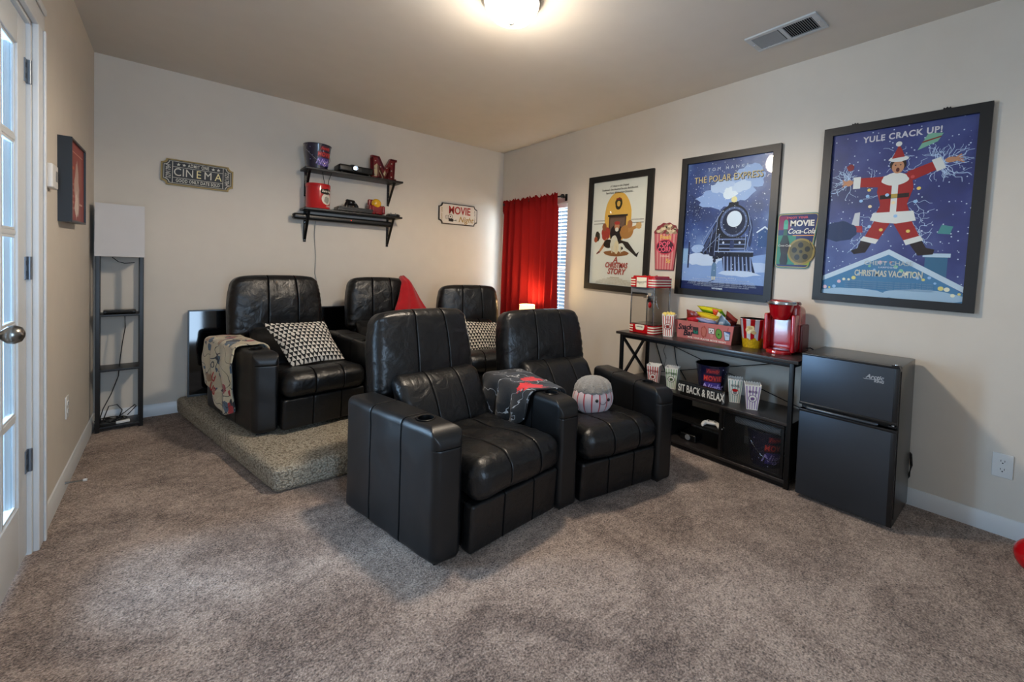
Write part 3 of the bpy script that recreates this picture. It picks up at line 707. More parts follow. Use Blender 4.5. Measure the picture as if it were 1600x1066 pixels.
for k in range(40):                                       # bare branches on the left
    x,z=-.325+rnd.random()*.12,.02+rnd.random()*.16; a=rnd.uniform(.2,2.3); L=rnd.uniform(.04,.10)
    for q in strip([(x,z),(x+L*math.cos(a)*.6,z+L*math.sin(a)*.6),(x+L*math.cos(a+.4),z+L*math.sin(a+.4))],.0016): it.append((1,[(max(-.33,u),v) for u,v in q],pm('111B42')))
for k in range(260):
    x,z=rnd.uniform(-.315,.315),rnd.uniform(-.40,.44); r=rnd.choice((.0012,.0018,.003)); it.append((9,ell(x,z,r,r,6),BL2))
it+=[(3,blob(.03,.235,.05,.045,81,20,.5),pm('DDE7F6')),(3,blob(.11,.275,.07,.04,82,20,.5),pm('C5D4EE')),(8,[(.075,.045),(.075,.10),(-.02,.36),(-.12,.30)],pm('8FA8DC')) if False else (2,blob(-.02,.28,.10,.05,83,20,.5),pm('B4C7EA'))]
for k in range(16):
    t=2*PI*k/16; it.append((7,ell(.070+.091*math.cos(t),.025+.1*math.sin(t),.003,.003,6),BL1))
for q in strip([(-.165,-.13),(-.02,.105)],.004)+strip([(-.15,-.20),(-.02,-.06)],.003)+strip([(-.10,-.20),(-.085,-.02)],.003)+strip([(-.06,-.22),(-.05,.06)],.003)+strip([(.175,-.175),(.20,-.02),(.17,.09)],.004)+strip([(-.03,-.19),(-.03,-.06)],.005)+strip([(.165,-.19),(.165,-.06)],.005): it.append((8,q,pm('93A5D0')))
it+=[(8,ell(.005,-.125,.008,.009,10),pm('C9D3EA')),(8,ell(.125,-.125,.008,.009,10),pm('C9D3EA')),(7,rect(.055,.085,-.165,-.11),pm('2C3966')),(6,ell(-.13,-.20,.020,.028,16),pm('39466E')),(7,ell(-.13,-.20,.010,.014,12),pm('10162C')),(6,blob(.13,-.345,.14,.020,84,22,.4),pm('C3D2EF')),(6,blob(-.13,-.235,.06,.022,85,18,.4),pm('C3D2EF')),(5,blob(-.20,-.17,.05,.03,86,18,.5),pm('9FB6E2'))]
layers(p,'poster_print',it)
SL=pm('C9D3E8'); GT=pm('CDB98A')
text('TOM HANKS',.034,SL,p,0,.418,-.0120,spacing=1.9,xs=.95); 
text('THE POLAR EXPRESS',.066,pm('20284A'),p,.004,.343,-.0118,bold=.001,xs=.81,spacing=1.05); text('THE POLAR EXPRESS',.066,GT,p,0,.347,-.0121,bold=.0006,xs=.81,spacing=1.05)
text('THIS HOLIDAY SEASON   BELIEVE',.014,SL,p,0,-.382,-.0120)
for z,xs in ((-.400,1.5),(-.412,1.75),(-.424,1.8),(-.436,1.85),(-.448,1.5)): text('A FILM BY THE PRODUCERS WITH MUSIC AND DESIGN BY THE STUDIO',.010,SL,p,0,z,-.0120,xs=xs*.88)
text('NOVEMBER',.016,SL,p,-.02,-.464,-.0120,bold=.0006)
glaze(p,.634,.964)
# poster 3 : santa-suited figure
VIO=sky_print('violet_night_print','1B2150','33397C','59649F',2.4,True)
p=on_wall('framed_poster','right',-3.805,1.594,TILT,0,'black framed poster nearest the camera, a figure in a red Santa suit amid lightning','poster','framed movie posters on the right wall')
frame(p,.722,1.046,.046,.028,BLKW)
it=[(0,rect(-.325,.325,-.485,.485),VIO)]
LI=pm('BFD3F2'); RS=pm('A22424'); FU=pm('E0DEDC'); SK=pm('C58A68')
# snowy lit roof
it+=[(1,[(-.325,-.485),(.325,-.485),(.325,-.435),(.0,-.215),(-.325,-.385)],pm('4F83B0')),(2,[(-.325,-.405),(0,-.235),(.325,-.430),(.325,-.400),(.0,-.205),(-.325,-.375)],pm('C9D9EA')),(1,[(.155,-.33),(.245,-.38),(.245,-.24),(.155,-.24)],pm('3E6E92')),(2,rect(.145,.255,-.245,-.225),pm('BFD2E6')),(3,blob(.16,-.455,.17,.035,44),pm('A9C3DC')),(3,blob(-.15,-.465,.17,.03,45),pm('A9C3DC'))]
for k in range(26):
    t=k/25; x=-.30+.60*t; z=(-.255-.145*abs(2*t-1)*1.12)+rnd.uniform(-.04,.0); r=rnd.uniform(.006,.012); it.append((4,ell(x,z,r,r,10),pm(rnd.choice(('E8D98A','C96A6A','8FC6A0','9FC3EA','E6C0D0','F0EAD2')))))
# body
def limb(a,b_,w0,w1,m_,lv):
    d=Vector((b_[0]-a[0],b_[1]-a[1])).normalized(); n=Vector((-d.y,d.x))
    it.append((lv,[(a[0]-n.x*w0,a[1]-n.y*w0),(b_[0]-n.x*w1,b_[1]-n.y*w1),(b_[0]+n.x*w1,b_[1]+n.y*w1),(a[0]+n.x*w0,a[1]+n.y*w0)],m_))
bz=.02
def bolt(x,z,a,L,w0=.0022,br=True,lv=3):
    pts=[(x,z)]; 
    for s in range(6):
        a2=a+rnd.uniform(-.9,.9); x+=L/6*math.cos(a2); z+=L/6*math.sin(a2); pts.append((x,z))
    for q in strip(pts,w0): it.append((lv,[(max(-.31,min(.31,u)),max(-.47,min(.46,v))) for u,v in q],LI))
    if br:
        px,pz=pts[3]; bolt(px,pz,a+rnd.choice((-.7,.7)),L*.5,w0*.7,False,lv)
for k in range(26): bolt(.19,.245,rnd.uniform(-2.0,2.2),rnd.uniform(.07,.15))
for k in range(20): bolt(-.215,.180,rnd.uniform(1.2,5.2),rnd.uniform(.05,.12))
for k in range(70):
    t=rnd.random(); 
    base=rnd.choice((((-.18,.185),(.18,.25)),((-.07,.12),(-.10,-.14)),((.09,.12),(.13,-.14)),((-.02,.35),(.02,.25)),((-.10,-.10),(-.17,-.20)),((.11,-.10),(.15,-.20))))
    x=base[0][0]+(base[1][0]-base[0][0])*t; z=base[0][1]+(base[1][1]-base[0][1])*t; bolt(x,z,rnd.uniform(0,2*PI),rnd.uniform(.05,.085),.0018,False)
limb((-.05,.175),(-.165,.182),.030,.026,RS,4); limb((.06,.195),(.165,.240),.028,.024,RS,4)
limb((-.16,.182),(-.195,.182),.034,.034,FU,5); limb((.160,.238),(.195,.252),.034,.032,FU,5)
it+=[(6,blob(-.215,.185,.020,.018,50,16,.4),SK),(6,blob(.225,.262,.026,.014,51,16,.4),SK)]
for k in range(4):
    limb((.235,.262),(.262+.004*k,.285-.014*k),.004,.003,SK,6); limb((-.225,.185),(-.250,.205-.014*k),.004,.003,SK,6)
it+=[(5,[(-.068,.205),(.070,.215),(.082,.13),(.060,.045),(.078,-.015),(-.080,-.015),(-.058,.045),(-.078,.12)],RS),(6,blob(.0,.185,.060,.036,52),FU),(6,rect(-.012,.016,-.01,.17),FU),(7,[(-.062,.100),(.066,.105),(.066,.082),(-.062,.077)],pm('2A1A18')),(8,rect(-.012,.016,.082,.104),pm('B79A4A')),(6,[(-.088,.002),(.09,.006),(.104,-.048),(.02,-.062),(-.04,-.055),(-.10,-.040)],FU)]
it+=[(5,[(-.075,-.035),(.0,-.045),(-.055,-.155),(-.120,-.135)],RS),(5,[(.0,-.045),(.080,-.035),(.125,-.135),(.06,-.160)],RS),(6,[(-.125,-.130),(-.052,-.150),(-.065,-.175),(-.140,-.155)],FU),(6,[(.058,-.155),(.128,-.130),(.142,-.155),(.070,-.182)],FU),(5,[(-.135,-.155),(-.085,-.172),(-.110,-.225),(-.165,-.235),(-.182,-.215),(-.150,-.200)],pm('2C2024')),(5,[(.085,-.175),(.135,-.155),(.155,-.195),(.190,-.205),(.185,-.230),(.125,-.238)],pm('2C2024'))]
it+=[(7,blob(.008,.265,.036,.040,53,20,.1),pm('2A1E1A')),(8,ell(.008,.252,.027,.036,20),SK),(9,ell(.008,.236,.008,.012,12),pm('5A221C')),(9,ell(-.003,.262,.0035,.0035,8),BL3),(9,ell(.019,.262,.0035,.0035,8),BL3),(8,blob(.008,.296,.044,.016,54,20,.2),FU),(8,[(-.022,.300),(.034,.305),(.020,.345),(.006,.375)],RS),(9,ell(.004,.378,.014,.014,14),FU)]
# flying presents
it+=[(4,[(.085,.330),(.165,.365),(.185,.405),(.125,.415)],pm('7FB39A')),(5,[(.10,.365),(.175,.385),(.18,.393),(.105,.375)],pm('8B3A2A')),(4,[(-.19,-.075),(-.150,-.075),(-.150,.010),(-.175,.005)],pm('C9C9D2')),(4,[(-.185,-.105),(-.130,-.110),(-.135,-.070),(-.180,-.068)],pm('A8303E')),(4,[(.195,-.120),(.245,-.125),(.255,-.085),(.21,-.075)],pm('4E8E92')),(4,blob(-.215,.275,.018,.020,55),pm('8B3038')),(4,blob(-.245,-.10,.085,.060,56),pm('2E3A60'))]
for (x,z) in ((.075,.19),(-.03,.10),(-.115,.135),(-.12,.10),(.105,.125),(.095,.055),(-.105,.04),(.0,.055),(.015,-.02),(-.10,-.075),(-.045,-.095),(.075,-.105),(-.15,.075)):
    r=.009; it.append((9,ell(x,z,r,r,12),pm(rnd.choice(('E8C96A','C94A4A','9FC3EA','F0D9B0')))))
layers(p,'poster_print',it)
text('YULE CRACK UP!',.046,pm('D9D2DC'),p,.01,.425,-.0121,bold=.0014,xs=.88,spacing=1.12)
text('CHEVY CHASE',.034,pm('B9C3C9'),p,0,-.285,-.0121,bold=.0006); text('LAMPOONS',.013,SL,p,0,-.308,-.0121,bold=.0006,spacing=1.3)
text('CHRISTMAS VACATION',.048,pm('D6D2C6'),p,0,-.345,-.0121,bold=.0014,xs=.60)
for z in (-.392,-.404,-.416,-.428): text('WRITTEN AND PRODUCED WITH MUSIC AND STORY BY THE STUDIO',.010,pm('90B0CC'),p,0,z,-.0121,xs=1.25)
glaze(p,.63,.954)
for x in (-.21,.19):
    mb=MB(); mb.prism([(x-.018,.523),(x-.013,.536),(x-.006,.530),(x,.538),(x+.007,.530),(x+.014,.536),(x+.018,.523)],-.012,-.004,BLKM); mb.build('hanging_hook',p)
# popcorn sign
PK=pm('B5555C'); PKD=pm('7A2C36'); PC=pm('A28E74')
s_=on_wall('popcorn_sign','right',-2.345,1.425,TILT*.7,0,'red striped tin sign shaped like a popcorn box reading POP CORN','sign')
def trap(w0,w1,z0,z1): return [(-w0/2,z0),(w0/2,z0),(w1/2,z1),(-w1/2,z1)]
mb=MB(); top_=[(-.112+.0,.105)]
crown=[(.112*math.cos(t)*(1+.05*math.sin(9*t)),.11+.085*math.sin(t)*(1+.06*math.sin(11*t))) for t in [PI*k/24 for k in range(25)]]
mb.prism([(-.088,-.19),(.088,-.19)]+crown,-.012,0,PKD); mb.build('backing_board',s_)
it=[(0,[(-.083,-.184),(.083,-.184),(.106,.108),(-.106,.108)],pm('C58A88'))]
for k in range(7):
    a=-.9+k*.3; it.append((1,[((a-.07)*.083,-.184),((a+.07)*.083,-.184),((a+.07)*.106,.108),((a-.07)*.106,.108)],PK))
for k in range(46):
    t=rnd.uniform(0,PI); q=math.sqrt(rnd.random()); it.append((1+k%3,blob(.095*q*math.cos(t),.112+.068*q*math.sin(t),.015,.012,k,10,.5),pm(rnd.choice(('B9A88C','8E7A62','CDBE9E','75644E')))))
it+=[(2,ell(0,.0,.088,.062,30),pm('C23E52')),(3,ell(0,.0,.080,.054,30),pm('4A2230'))]
layers(s_,'sign_face',it,y0=-.0124)
PT=pm('E0607A'); YT=pm('D8B45A')
text('Fresh',.052,YT,s_,0,.078,-.0136,bold=.0012,xs=.9); text('POP',.056,PT,s_,-.008,.020,-.0140,bold=.0012,rot=.05); text('CORN',.056,PT,s_,.002,-.022,-.0140,bold=.0012,rot=.05,xs=.9)
text('Delicious',.022,pm('E0D0C0'),s_,0,-.075,-.0136,shear=.2); text('5¢',.045,YT,s_,.035,-.115,-.0136,bold=.001)
# cola sign
s_=on_wall('cola_sign','right',-3.318,1.450,TILT,0,'small vintage tin sign with a soda bottle and film reel reading MOVIE, Coca-Cola','sign')
def rpoly(P,r,n=5):
    out=[]
    for i in range(len(P)):
        a,b_,c=Vector(P[i-1]),Vector(P[i]),Vector(P[(i+1)%len(P)]); u=(a-b_).normalized()*r; v=(c-b_).normalized()*r
        for k in range(n+1):
            t=k/n; out.append(tuple((b_+u)*(1-t)**2+b_*2*t*(1-t)+(b_+v)*t*t))
    return out
O_=[(-.120,-.178),(.085,-.178),(.128,.178),(-.120,.178)]
mb=MB(); mb.prism(rpoly(O_,.028),-.010,0,mat('sign_teal_rim','2F6E66',.5,coat=.05)); mb.build('backing_board',s_)
it=[(0,rpoly([(p_[0]*.955,p_[1]*.965) for p_ in O_],.024),pm('B39A55')),(1,rpoly([(p_[0]*.92,p_[1]*.945) for p_ in O_],.022),pm('1F2C5E')),(2,[(-.11,-.155),(.0,-.155),(.0,.035),(-.11,.035)],pm('2F7A62')),(2,[(-.11,.07),(-.03,.07),(-.06,.16),(-.11,.16)],pm('7A2A55')),(3,rect(-.02,.105,.030,.036),pm('C98A50')),
 (3,ell(.035,-.07,.080,.085,30),pm('8C7A3E')),(4,ell(.035,-.07,.068,.072,30),pm('5E5530'))]
for k in range(5):
    t=2*PI*k/5+.4; it.append((5,ell(.035+.040*math.cos(t),-.07+.042*math.sin(t),.016,.018,14),pm('26261E')))
it+=[(5,ell(.035,-.07,.010,.011,14),pm('26261E')),(3,[(.07,.02),(.105,-.05),(.095,-.11),(.085,-.02)],pm('151515')),(2,[(.0,-.155),(.085,-.155),(.095,-.08),(.0,-.12)],pm('8A9A3A'))]
bot=[(-.085,-.158),(-.045,-.158),(-.040,-.13),(-.046,-.09),(-.038,-.05),(-.036,-.015),(-.052,.035),(-.055,.075),(-.055,.10),(-.075,.10),(-.075,.075),(-.078,.035),(-.094,-.015),(-.092,-.05),(-.084,-.09),(-.090,-.13)]
it+=[(5,[bot[3],bot[4],bot[5],bot[6],bot[13],bot[12],bot[13],bot[14]][:0] or bot[:4]+bot[14:],pm('1A1210')),(5,[bot[3],bot[4],bot[5],bot[12],bot[13],bot[14]],pm('241A16')),(5,[bot[5],bot[6],bot[11],bot[12]],pm('1F2A20')),(5,[bot[6],bot[7],bot[10],bot[11]],pm('2F5A48')),(6,rect(-.078,-.052,.075,.125),pm('4FA38C')),(6,ell(-.065,.122,.012,.016,12),pm('3F9A80'))]
layers(s_,'sign_face',it,y0=-.0104)
LT=pm('D9D6CC')
text('ENJOY YOUR',.018,pm('C05A6A'),s_,.0,.148,-.0125,bold=.0008,spacing=1.2); text('MOVIE',.050,LT,s_,.030,.110,-.0125,bold=.0018,xs=.95); text('Coca-Cola',.046,LT,s_,.028,.060,-.0125,shear=.35,bold=.0006,xs=.80); text('Coca-Cola',.020,LT,s_,-.065,-.032,-.0125,shear=.2,xs=.9)
# outlets
def outlet(wall,a,z,label,tilt=0):
    s_=on_wall('power_outlet',wall,a,z,tilt,0,label,'outlet')
    mb=MB(); mb.box(-.036,.036,-.006,0,-.058,.058,WHITE,.004); mb.build('cover_plate',s_)
    for dz in (-.020,.020):
        mb=MB(); mb.prism(rpoly([(-.017,dz-.013),(.017,dz-.013),(.017,dz+.013),(-.017,dz+.013)],.010),-.0085,-.005,WHITE)
        mb.box(-.0075,-.0055,-.0089,-.008,dz-.001,dz+.008,DARK); mb.box(.0055,.0075,-.0089,-.008,dz-.001,dz+.008,DARK); mb.prism(ell(0,dz-.007,.003,.003,8),-.0089,-.008,DARK); mb.build('socket',s_)
    return s_
outlet('right',-4.285,.337,'white double power outlet low on the wall right of the fridge')
outlet('left',-1.020,.400,'white double power outlet low on the left wall by the door')
# left wall picture (deep box frame)
s_=on_wall('box_frame_picture','left',-1.03,1.572,-.02,0,'deep black box frame with a red print, on the left wall by the corner','picture')
a,b_=.218,.205
mb=MB()
for (x0,x1,z0,z1) in ((-a,a,-b_,-b_+.010),(-a,a,b_-.010,b_),(-a,-a+.010,-b_+.010,b_-.010),(a-.010,a,-b_+.010,b_-.010)): mb.box(x0,x1,-.048,0,z0,z1,BLK)
mb.build('box_frame',s_)
it=[(0,rect(-a+.01,a-.01,-b_+.01,b_-.01),pm('8A342C')),(1,blob(-.02,-.03,.075,.14,60,22,.6),pm('B79A90')),(2,blob(-.03,-.11,.05,.06,61,22,.6),pm('D0BDB2')),(1,blob(.09,.05,.05,.09,62,22,.6),pm('94483C')),(1,rect(-.17,-.09,.06,.075),pm('B5552E')),(2,rect(-.165,.16,.145,.150),pm('C88E78')),(2,rect(.06,.15,-.11,-.10),pm('C9A08E'))]
for k in range(5): it.append((2,rect(-.17,-.10,-.02-.03*k,-.008-.03*k),pm('A9665A')))
layers(s_,'picture_print',it,y0=-.040)
# thermostat
s_=on_wall('thermostat','left',-1.475,1.545,0,0,'small white thermostat box on the left wall beside the door casing','thermostat')
mb=MB(); mb.box(-.058,.058,-.026,0,-.052,.052,WHITE,.006); mb.build('housing',s_)
mb=MB(); mb.box(.005,.040,-.0275,-.025,-.020,.026,GREY,.001); mb.build('display',s_)
# door stop
mb=MB(); mb.tube([(.012,-1.16,.045),(.030,-1.162,.045),(.080,-1.168,.045)],[.007,.004,.004],NICK,10); ds=mb.build('door_stop'); tag(ds,'thin nickel door stop sticking out of the left baseboard','door stop')
mb=MB(); mb.tube([(.078,-1.168,.045),(.092,-1.170,.045)],.0075,WHITE,10); mb.build('rubber_tip',ds)

# ============================================================ WALL SHELVES
def wall_shelf(z,zb,label,brl):
    s_=empty('wall_shelf',(1.688,0,z),label=label,cat='shelf',group='two black wall shelves on the back wall')
    mb=MB(); mb.box(-.428,.428,-.205,-.002,-.018,0,BLKW,.003); mb.build('board',s_)
    for x in (-.385,.355):
        mb=MB(); L=brl
        mb.box(x-.011,x+.011,-.007,-.001,-.018-L,-.018,BLKM); mb.box(x-.011,x+.011,-.175,-.001,-.023,-.0185,BLKM)
        mb.prism([(-.006,-.018-L*.92),(-.014,-.018-L*.92),(-.168,-.024),(-.155,-.024)],x-.010,x+.010,BLKM,'yz')
        b_=mb.build('bracket',s_)
        for dz in (.35,.65,.93):
            mb=MB(); mb.lathe([(0,.0022),(.0035,.0015),(.004,0)],(0,0,0),STEEL,10,tf=Matrix.Translation((x,-.007,-.018-L*dz))@Matrix.Rotation(PI/2,4,'X')); mb.build('screw',b_)
    return s_
wall_shelf(2.020,0,'upper of the two black wall shelves on the back wall, under the projector',.215)
wall_shelf(1.672,0,'lower of the two black wall shelves on the back wall, above the soundbar',.275)
# movie night buckets
def bucket_mat():
    m=mat('navy_star_print','1B1A38',.25,coat=.6); N,Lk,b=nodes(m)
    for l in list(b.inputs['Base Color'].links): Lk.remove(l)
    tc=N.new('ShaderNodeTexCoord'); v=N.new('ShaderNodeTexVoronoi'); v.inputs['Scale'].default_value=34; Lk.new(tc.outputs['Object'],v.inputs['Vector'])
    lt_=N.new('ShaderNodeMath'); lt_.operation='LESS_THAN'; lt_.inputs[1].default_value=.12; Lk.new(v.outputs['Distance'],lt_.inputs[0])
    mx=N.new('ShaderNodeMix'); mx.data_type='RGBA'; mx.inputs[6].default_value=lin('1B1936'); mx.inputs[7].default_value=lin('B9B4D8'); Lk.new(lt_.outputs[0],mx.inputs[0]); Lk.new(mx.outputs[2],b.inputs['Base Color']); return m
NAVY=bucket_mat(); BIN=mat('bucket_inside','9A9CA4',.3,metal=.3)
NR=mat('neon_red_print','E0453A',.4); NP=mat('neon_violet_print','B9A6E8',.4); NPB=mat('neon_purple_plate','4A3A8C',.4); NRB=mat('neon_maroon_plate','6E2036',.4)
def bucket(loc,h,rt_,rb,rz,label,handle=True):
    s_=empty('popcorn_bucket',loc,rz,label=label,cat='bucket',group='navy movie night popcorn buckets')
    Rf=lambda z:rb+(rt_-rb)*z/h
    mb=MB(); mb.lathe([(0,0),(rb,0),(rb,.004),(rt_,h),(rt_+.003,h),(rt_+.003,h+.004),(rt_-.002,h+.004)],(0,0,0),NAVY,40)
    mb.lathe([(rt_-.002,h+.004),(rt_-.003,h),(rb-.003,.006),(0,.006)],(0,0,0),BIN,40); mb.build('body',s_)
    mb=MB(); mb.lathe([(rt_+.001,h+.001),(rt_+.004,h+.003),(rt_+.001,h+.0055),(rt_-.002,h+.004)],(0,0,0),STEEL,40); mb.build('rim',s_)
    def patch(x0,x1,z0,z1,m_,k=.0004):
        n=8; V=[];F=[]
        for z in (z0,z1):
            for i in range(n+1):
                X=x0+(x1-x0)*i/n; R_=Rf(z)+k; t=X/Rf(z); V.append((R_*math.sin(t),-R_*math.cos(t),z))
        return V,[[i,i+1,n+2+i,n+1+i] for i in range(n)]
    mb=MB(); s=h/.20
    for (x0,x1,z0,z1,m_) in ((-.045,.045,.150*s,.185*s,NRB),(-.062,.062,.095*s,.140*s,NRB),(-.052,.058,.025*s,.090*s,NPB)):
        V,F=patch(x0,x1,z0,z1,m_); mb.add(V,F,m_)
    mb.build('logo_plate',s_)
    text('Family',.030*s,NR,s_,0,.168*s,0,shear=.3,wrap=Rf,bold=.0006); text('MOVIE',.044*s,NR,s_,0,.117*s,0,wrap=Rf,bold=.0012,spacing=1.12,xs=.82); text('Night',.062*s,NP,s_,0,.055*s,0,shear=.3,wrap=Rf,bold=.001)
    if handle:
        mb=MB(); R_=rt_+.003
        mb.tube([(R_*math.cos(t),-(R_*.30)*math.sin(t)-.02*math.sin(t),h*.92-(h*.78)*math.sin(t)) if False else (R_*1.02*math.cos(t),-math.sqrt(max(0,(Rf(max(0,h*.92-h*.7*math.sin(t)))+.004)**2-(R_*.98*math.cos(t))**2)) ,h*.92-h*.7*math.sin(t)) for t in [PI*k/24 for k in range(25)]],.002,STEEL,6)
        mb.build('handle',s_)
    return s_
bucket((1.372,-.115,2.0205),.205,.108,.080,.42,'navy Family MOVIE Night popcorn bucket on the upper wall shelf')
# projector
pj=empty('projector',(1.675,-.125,2.0205),0,label='black projector with a glowing lens on the upper wall shelf',cat='projector')
V,F=rbox(.150,.085,.032,.016,3,.05)
mesh('housing',[(v.x,v.y,v.z+.041) for v in V],F,BLKP,pj)
mb=MB(); mb.lathe([(.0,.0),(.026,.0),(.026,.014),(.021,.018),(.019,.010),(0,.008)],(0,0,0),BLK,28,tf=Matrix.Translation((-.015,-.084,.046))@Matrix.Rotation(PI/2,4,'X')); mb.build('lens_barrel',pj)
LENS=mat('projector_lens_light','FFFFFF',.2,emit='CFE8FF',es=60)
mb=MB(); mb.lathe([(0,.0),(.013,.0),(.012,.004),(0,.006)],(0,0,0),LENS,24,tf=Matrix.Translation((-.015,-.093,.046))@Matrix.Rotation(PI/2,4,'X')); mb.build('lens',pj)
mb=MB()
for k in range(7): mb.box(.045,.125,-.0865,-.084,.024+k*.006,.027+k*.006,DARK)
mb.build('vent_grille',pj)
mb=MB(); mb.lathe([(0,0),(.030,0),(.032,.006),(.024,.012),(0,.013)],(-.015,-.03,.073),BLK,28); mb.build('focus_dial',pj)
for x in (-.12,.12):
    mb=MB(); mb.lathe([(0,0),(.010,0),(.010,.010),(0,.010)],(x,-.06,0),BLKP,12); mb.build('foot',pj)
# marquee letter M
MG=mat('worn_cream_metal','D9C79A',.4,metal=.2)
lm=empty('marquee_letter',(1.945,-.115,2.0205),.10,label='dark red metal letter M standing on the upper wall shelf',cat='letter decor')
Mp=[(-.120,0),(-.030,0),(-.030,.022),(-.050,.022),(-.055,.128),(.004,.020),(.058,.130),(.055,.022),(.036,.022),(.036,0),(.120,0),(.120,.022),(.102,.022),(.108,.190),(.125,.190),(.125,.212),(.060,.212),(.004,.105),(-.052,.212),(-.125,.212),(-.125,.190),(-.108,.190),(-.102,.022),(-.120,.022)]
def earface(P,y0,y1,m_):
    bm=bmesh.new(); f=bm.faces.new([bm.verts.new((p_[0],y0,p_[1])) for p_ in P]); r_=bmesh.ops.triangulate(bm,faces=[f]); bm.verts.index_update()
    V=[tuple(v.co) for v in bm.verts]; F=[[v.index for v in f.verts] for f in bm.faces]; bm.free()
    n=len(P); V2=V+[(v[0],y1,v[2]) for v in V]; F2=F+[[i+n for i in f][::-1] for f in F]+[[i,(i+1)%n,n+(i+1)%n,n+i] for i in range(n)]
    return V2,F2
V,F=earface(Mp,0,.004,REDD); mb=MB(); mb.add(V,F,REDD); mb.build('letter_back',lm)
V=[(p_[0],0,p_[1]) for p_ in Mp]+[(p_[0],-.038,p_[1]) for p_ in Mp]; n=len(Mp)
o=mesh('letter_rim',V,[[i,(i+1)%n,n+(i+1)%n,n+i] for i in range(n)],REDD,lm,False); md=o.modifiers.new('s','SOLIDIFY'); md.thickness=.003
mb=MB(); mb.flat([(-.100,.110),(-.060,.150),(.002,.030),(.003,.012),(-.045,.10),(-.060,.025),(-.100,.025)],-.002,MG); mb.flat([(.004,.025),(.030,.070),(.022,.10),(.003,.06)],-.002,MG); mb.build('worn_inner_paint',lm)
BULB=mat('bulb_glass','D8D0B8',.2)
for (x,z) in ((-.08,.17),(-.08,.10),(-.08,.04),(-.03,.12),(.004,.06),(.035,.12),(.082,.17),(.082,.10),(.082,.04)):
    mb=MB(); mb.lathe([(0,.016),(.005,.014),(.0065,.008),(.004,0)],(0,0,0),BULB,10,tf=Matrix.Translation((x,-.002,z))@Matrix.Rotation(PI/2,4,'X')); mb.build('bulb',lm)
# red tin
tn=empty('round_tin',(1.380,-.120,1.6725),.45,label='red round snack tin with a white circle logo, on the lower wall shelf',cat='tin')
mb=MB(); TR=mat('tin_red','B5121A',.28,coat=.5); mb.lathe([(0,0),(.096,0),(.098,.003),(.098,.006),(.096,.008),(.096,.190)],(0,0,0),TR,44); mb.build('body',tn)
mb=MB(); mb.lathe([(.096,.186),(.099,.187),(.099,.212),(.096,.216),(.088,.214),(0,.214)],(0,0,0),TR,44); mb.build('lid',tn)
Rt=lambda z:.0962
def cyl_patch(mb,P,m_,R_=.0966):
    c=(sum(p_[0] for p_ in P)/len(P),sum(p_[1] for p_ in P)/len(P)); rings=3; n=len(P); V=[];F=[]
    for k in range(rings+1):
        for p_ in P:
            X=c[0]+(p_[0]-c[0])*k/rings; Z=c[1]+(p_[1]-c[1])*k/rings; t=X/.096; V.append((R_*math.sin(t),-R_*math.cos(t),Z))
    for k in range(rings):
        for i in range(n): F.append([k*n+i,k*n+(i+1)%n,(k+1)*n+(i+1)%n,(k+1)*n+i])
    mb.add(V,F,m_)
mb=MB(); cyl_patch(mb,ell(.012,.085,.048,.050,28),pm('D9D4C8')); cyl_patch(mb,blob(.010,.150,.058,.026,71,26,.35),pm('17130F'),.0968); cyl_patch(mb,blob(.012,.078,.026,.030,72,20,.5),pm('9C9A90'),.0968); mb.build('logo_print',tn)
text('Charles Chips',.026,pm('E6E0D0'),tn,.010,.152,0,shear=.2,wrap=lambda z:.0965,bold=.0006,xs=.62); text('CHIPS',.018,pm('E6E0D0'),tn,.03,.022,0,wrap=lambda z:.0962,bold=.0004)
# game console, controllers, remote-like pad
gc=empty('game_console',(1.665,-.115,1.6725),0,label='flat black game console on the lower wall shelf',cat='game console')
mb=MB(); mb.prism([(-.145,-.095),(.160,-.095),(.150,.085),(-.130,.085)],.004,.021,BLKP,'xy'); mb.build('lower_half',gc)
mb=MB(); mb.prism([(-.138,-.100),(.165,-.100),(.152,.085),(-.130,.085)],.0235,.040,BLKP,'xy'); mb.build('upper_half',gc)
mb=MB(); mb.prism([(-.135,-.092),(.158,-.092),(.148,.082),(-.128,.082)],.020,.0245,GREY,'xy'); mb.build('middle_groove',gc)
def controller(name,loc,rz,rx,label,group=None,m_=BLKP,s=1):
    c=empty(name,loc,rz,rx,label=label,cat='game controller',scale=s)
    V,F=rbox(.050,.028,.014,.012,3,.012)
    mesh('body',[(v.x,v.y,v.z) for v in V],F,m_,c)
    for sx_ in (-1,1):
        mb=MB(); mb.tube([(sx_*.046,-.010,0),(sx_*.060,-.030,-.004),(sx_*.068,-.058,-.010),(sx_*.066,-.072,-.014)],[.018,.018,.014,.009],m_,12); mb.build('grip',c)
        mb=MB(); mb.lathe([(.004,.012),(.004,.022),(.009,.024),(.009,.028),(0,.029)],(sx_*.026,-.014,0),GREY,14); mb.build('thumbstick',c)
    return c
controller('game_controller',(1.655,-.125,1.763),.5,1.15,'black game controller standing on a charging dock on the console')
mb=MB(); mb.box(-.045,.045,-.03,.03,0,.012,BLKP,.004); mb.box(-.022,.022,-.012,.012,.010,.034,BLKP,.004); dk=mb.build('charging_dock'); dk.location=(1.650,-.120,1.7125); tag(dk,'small black charging dock on top of the flat game console','dock')
controller('game_controller',(2.060,-.110,1.690),-.4,0,'black game controller lying at the right end of the lower wall shelf',s=.8)
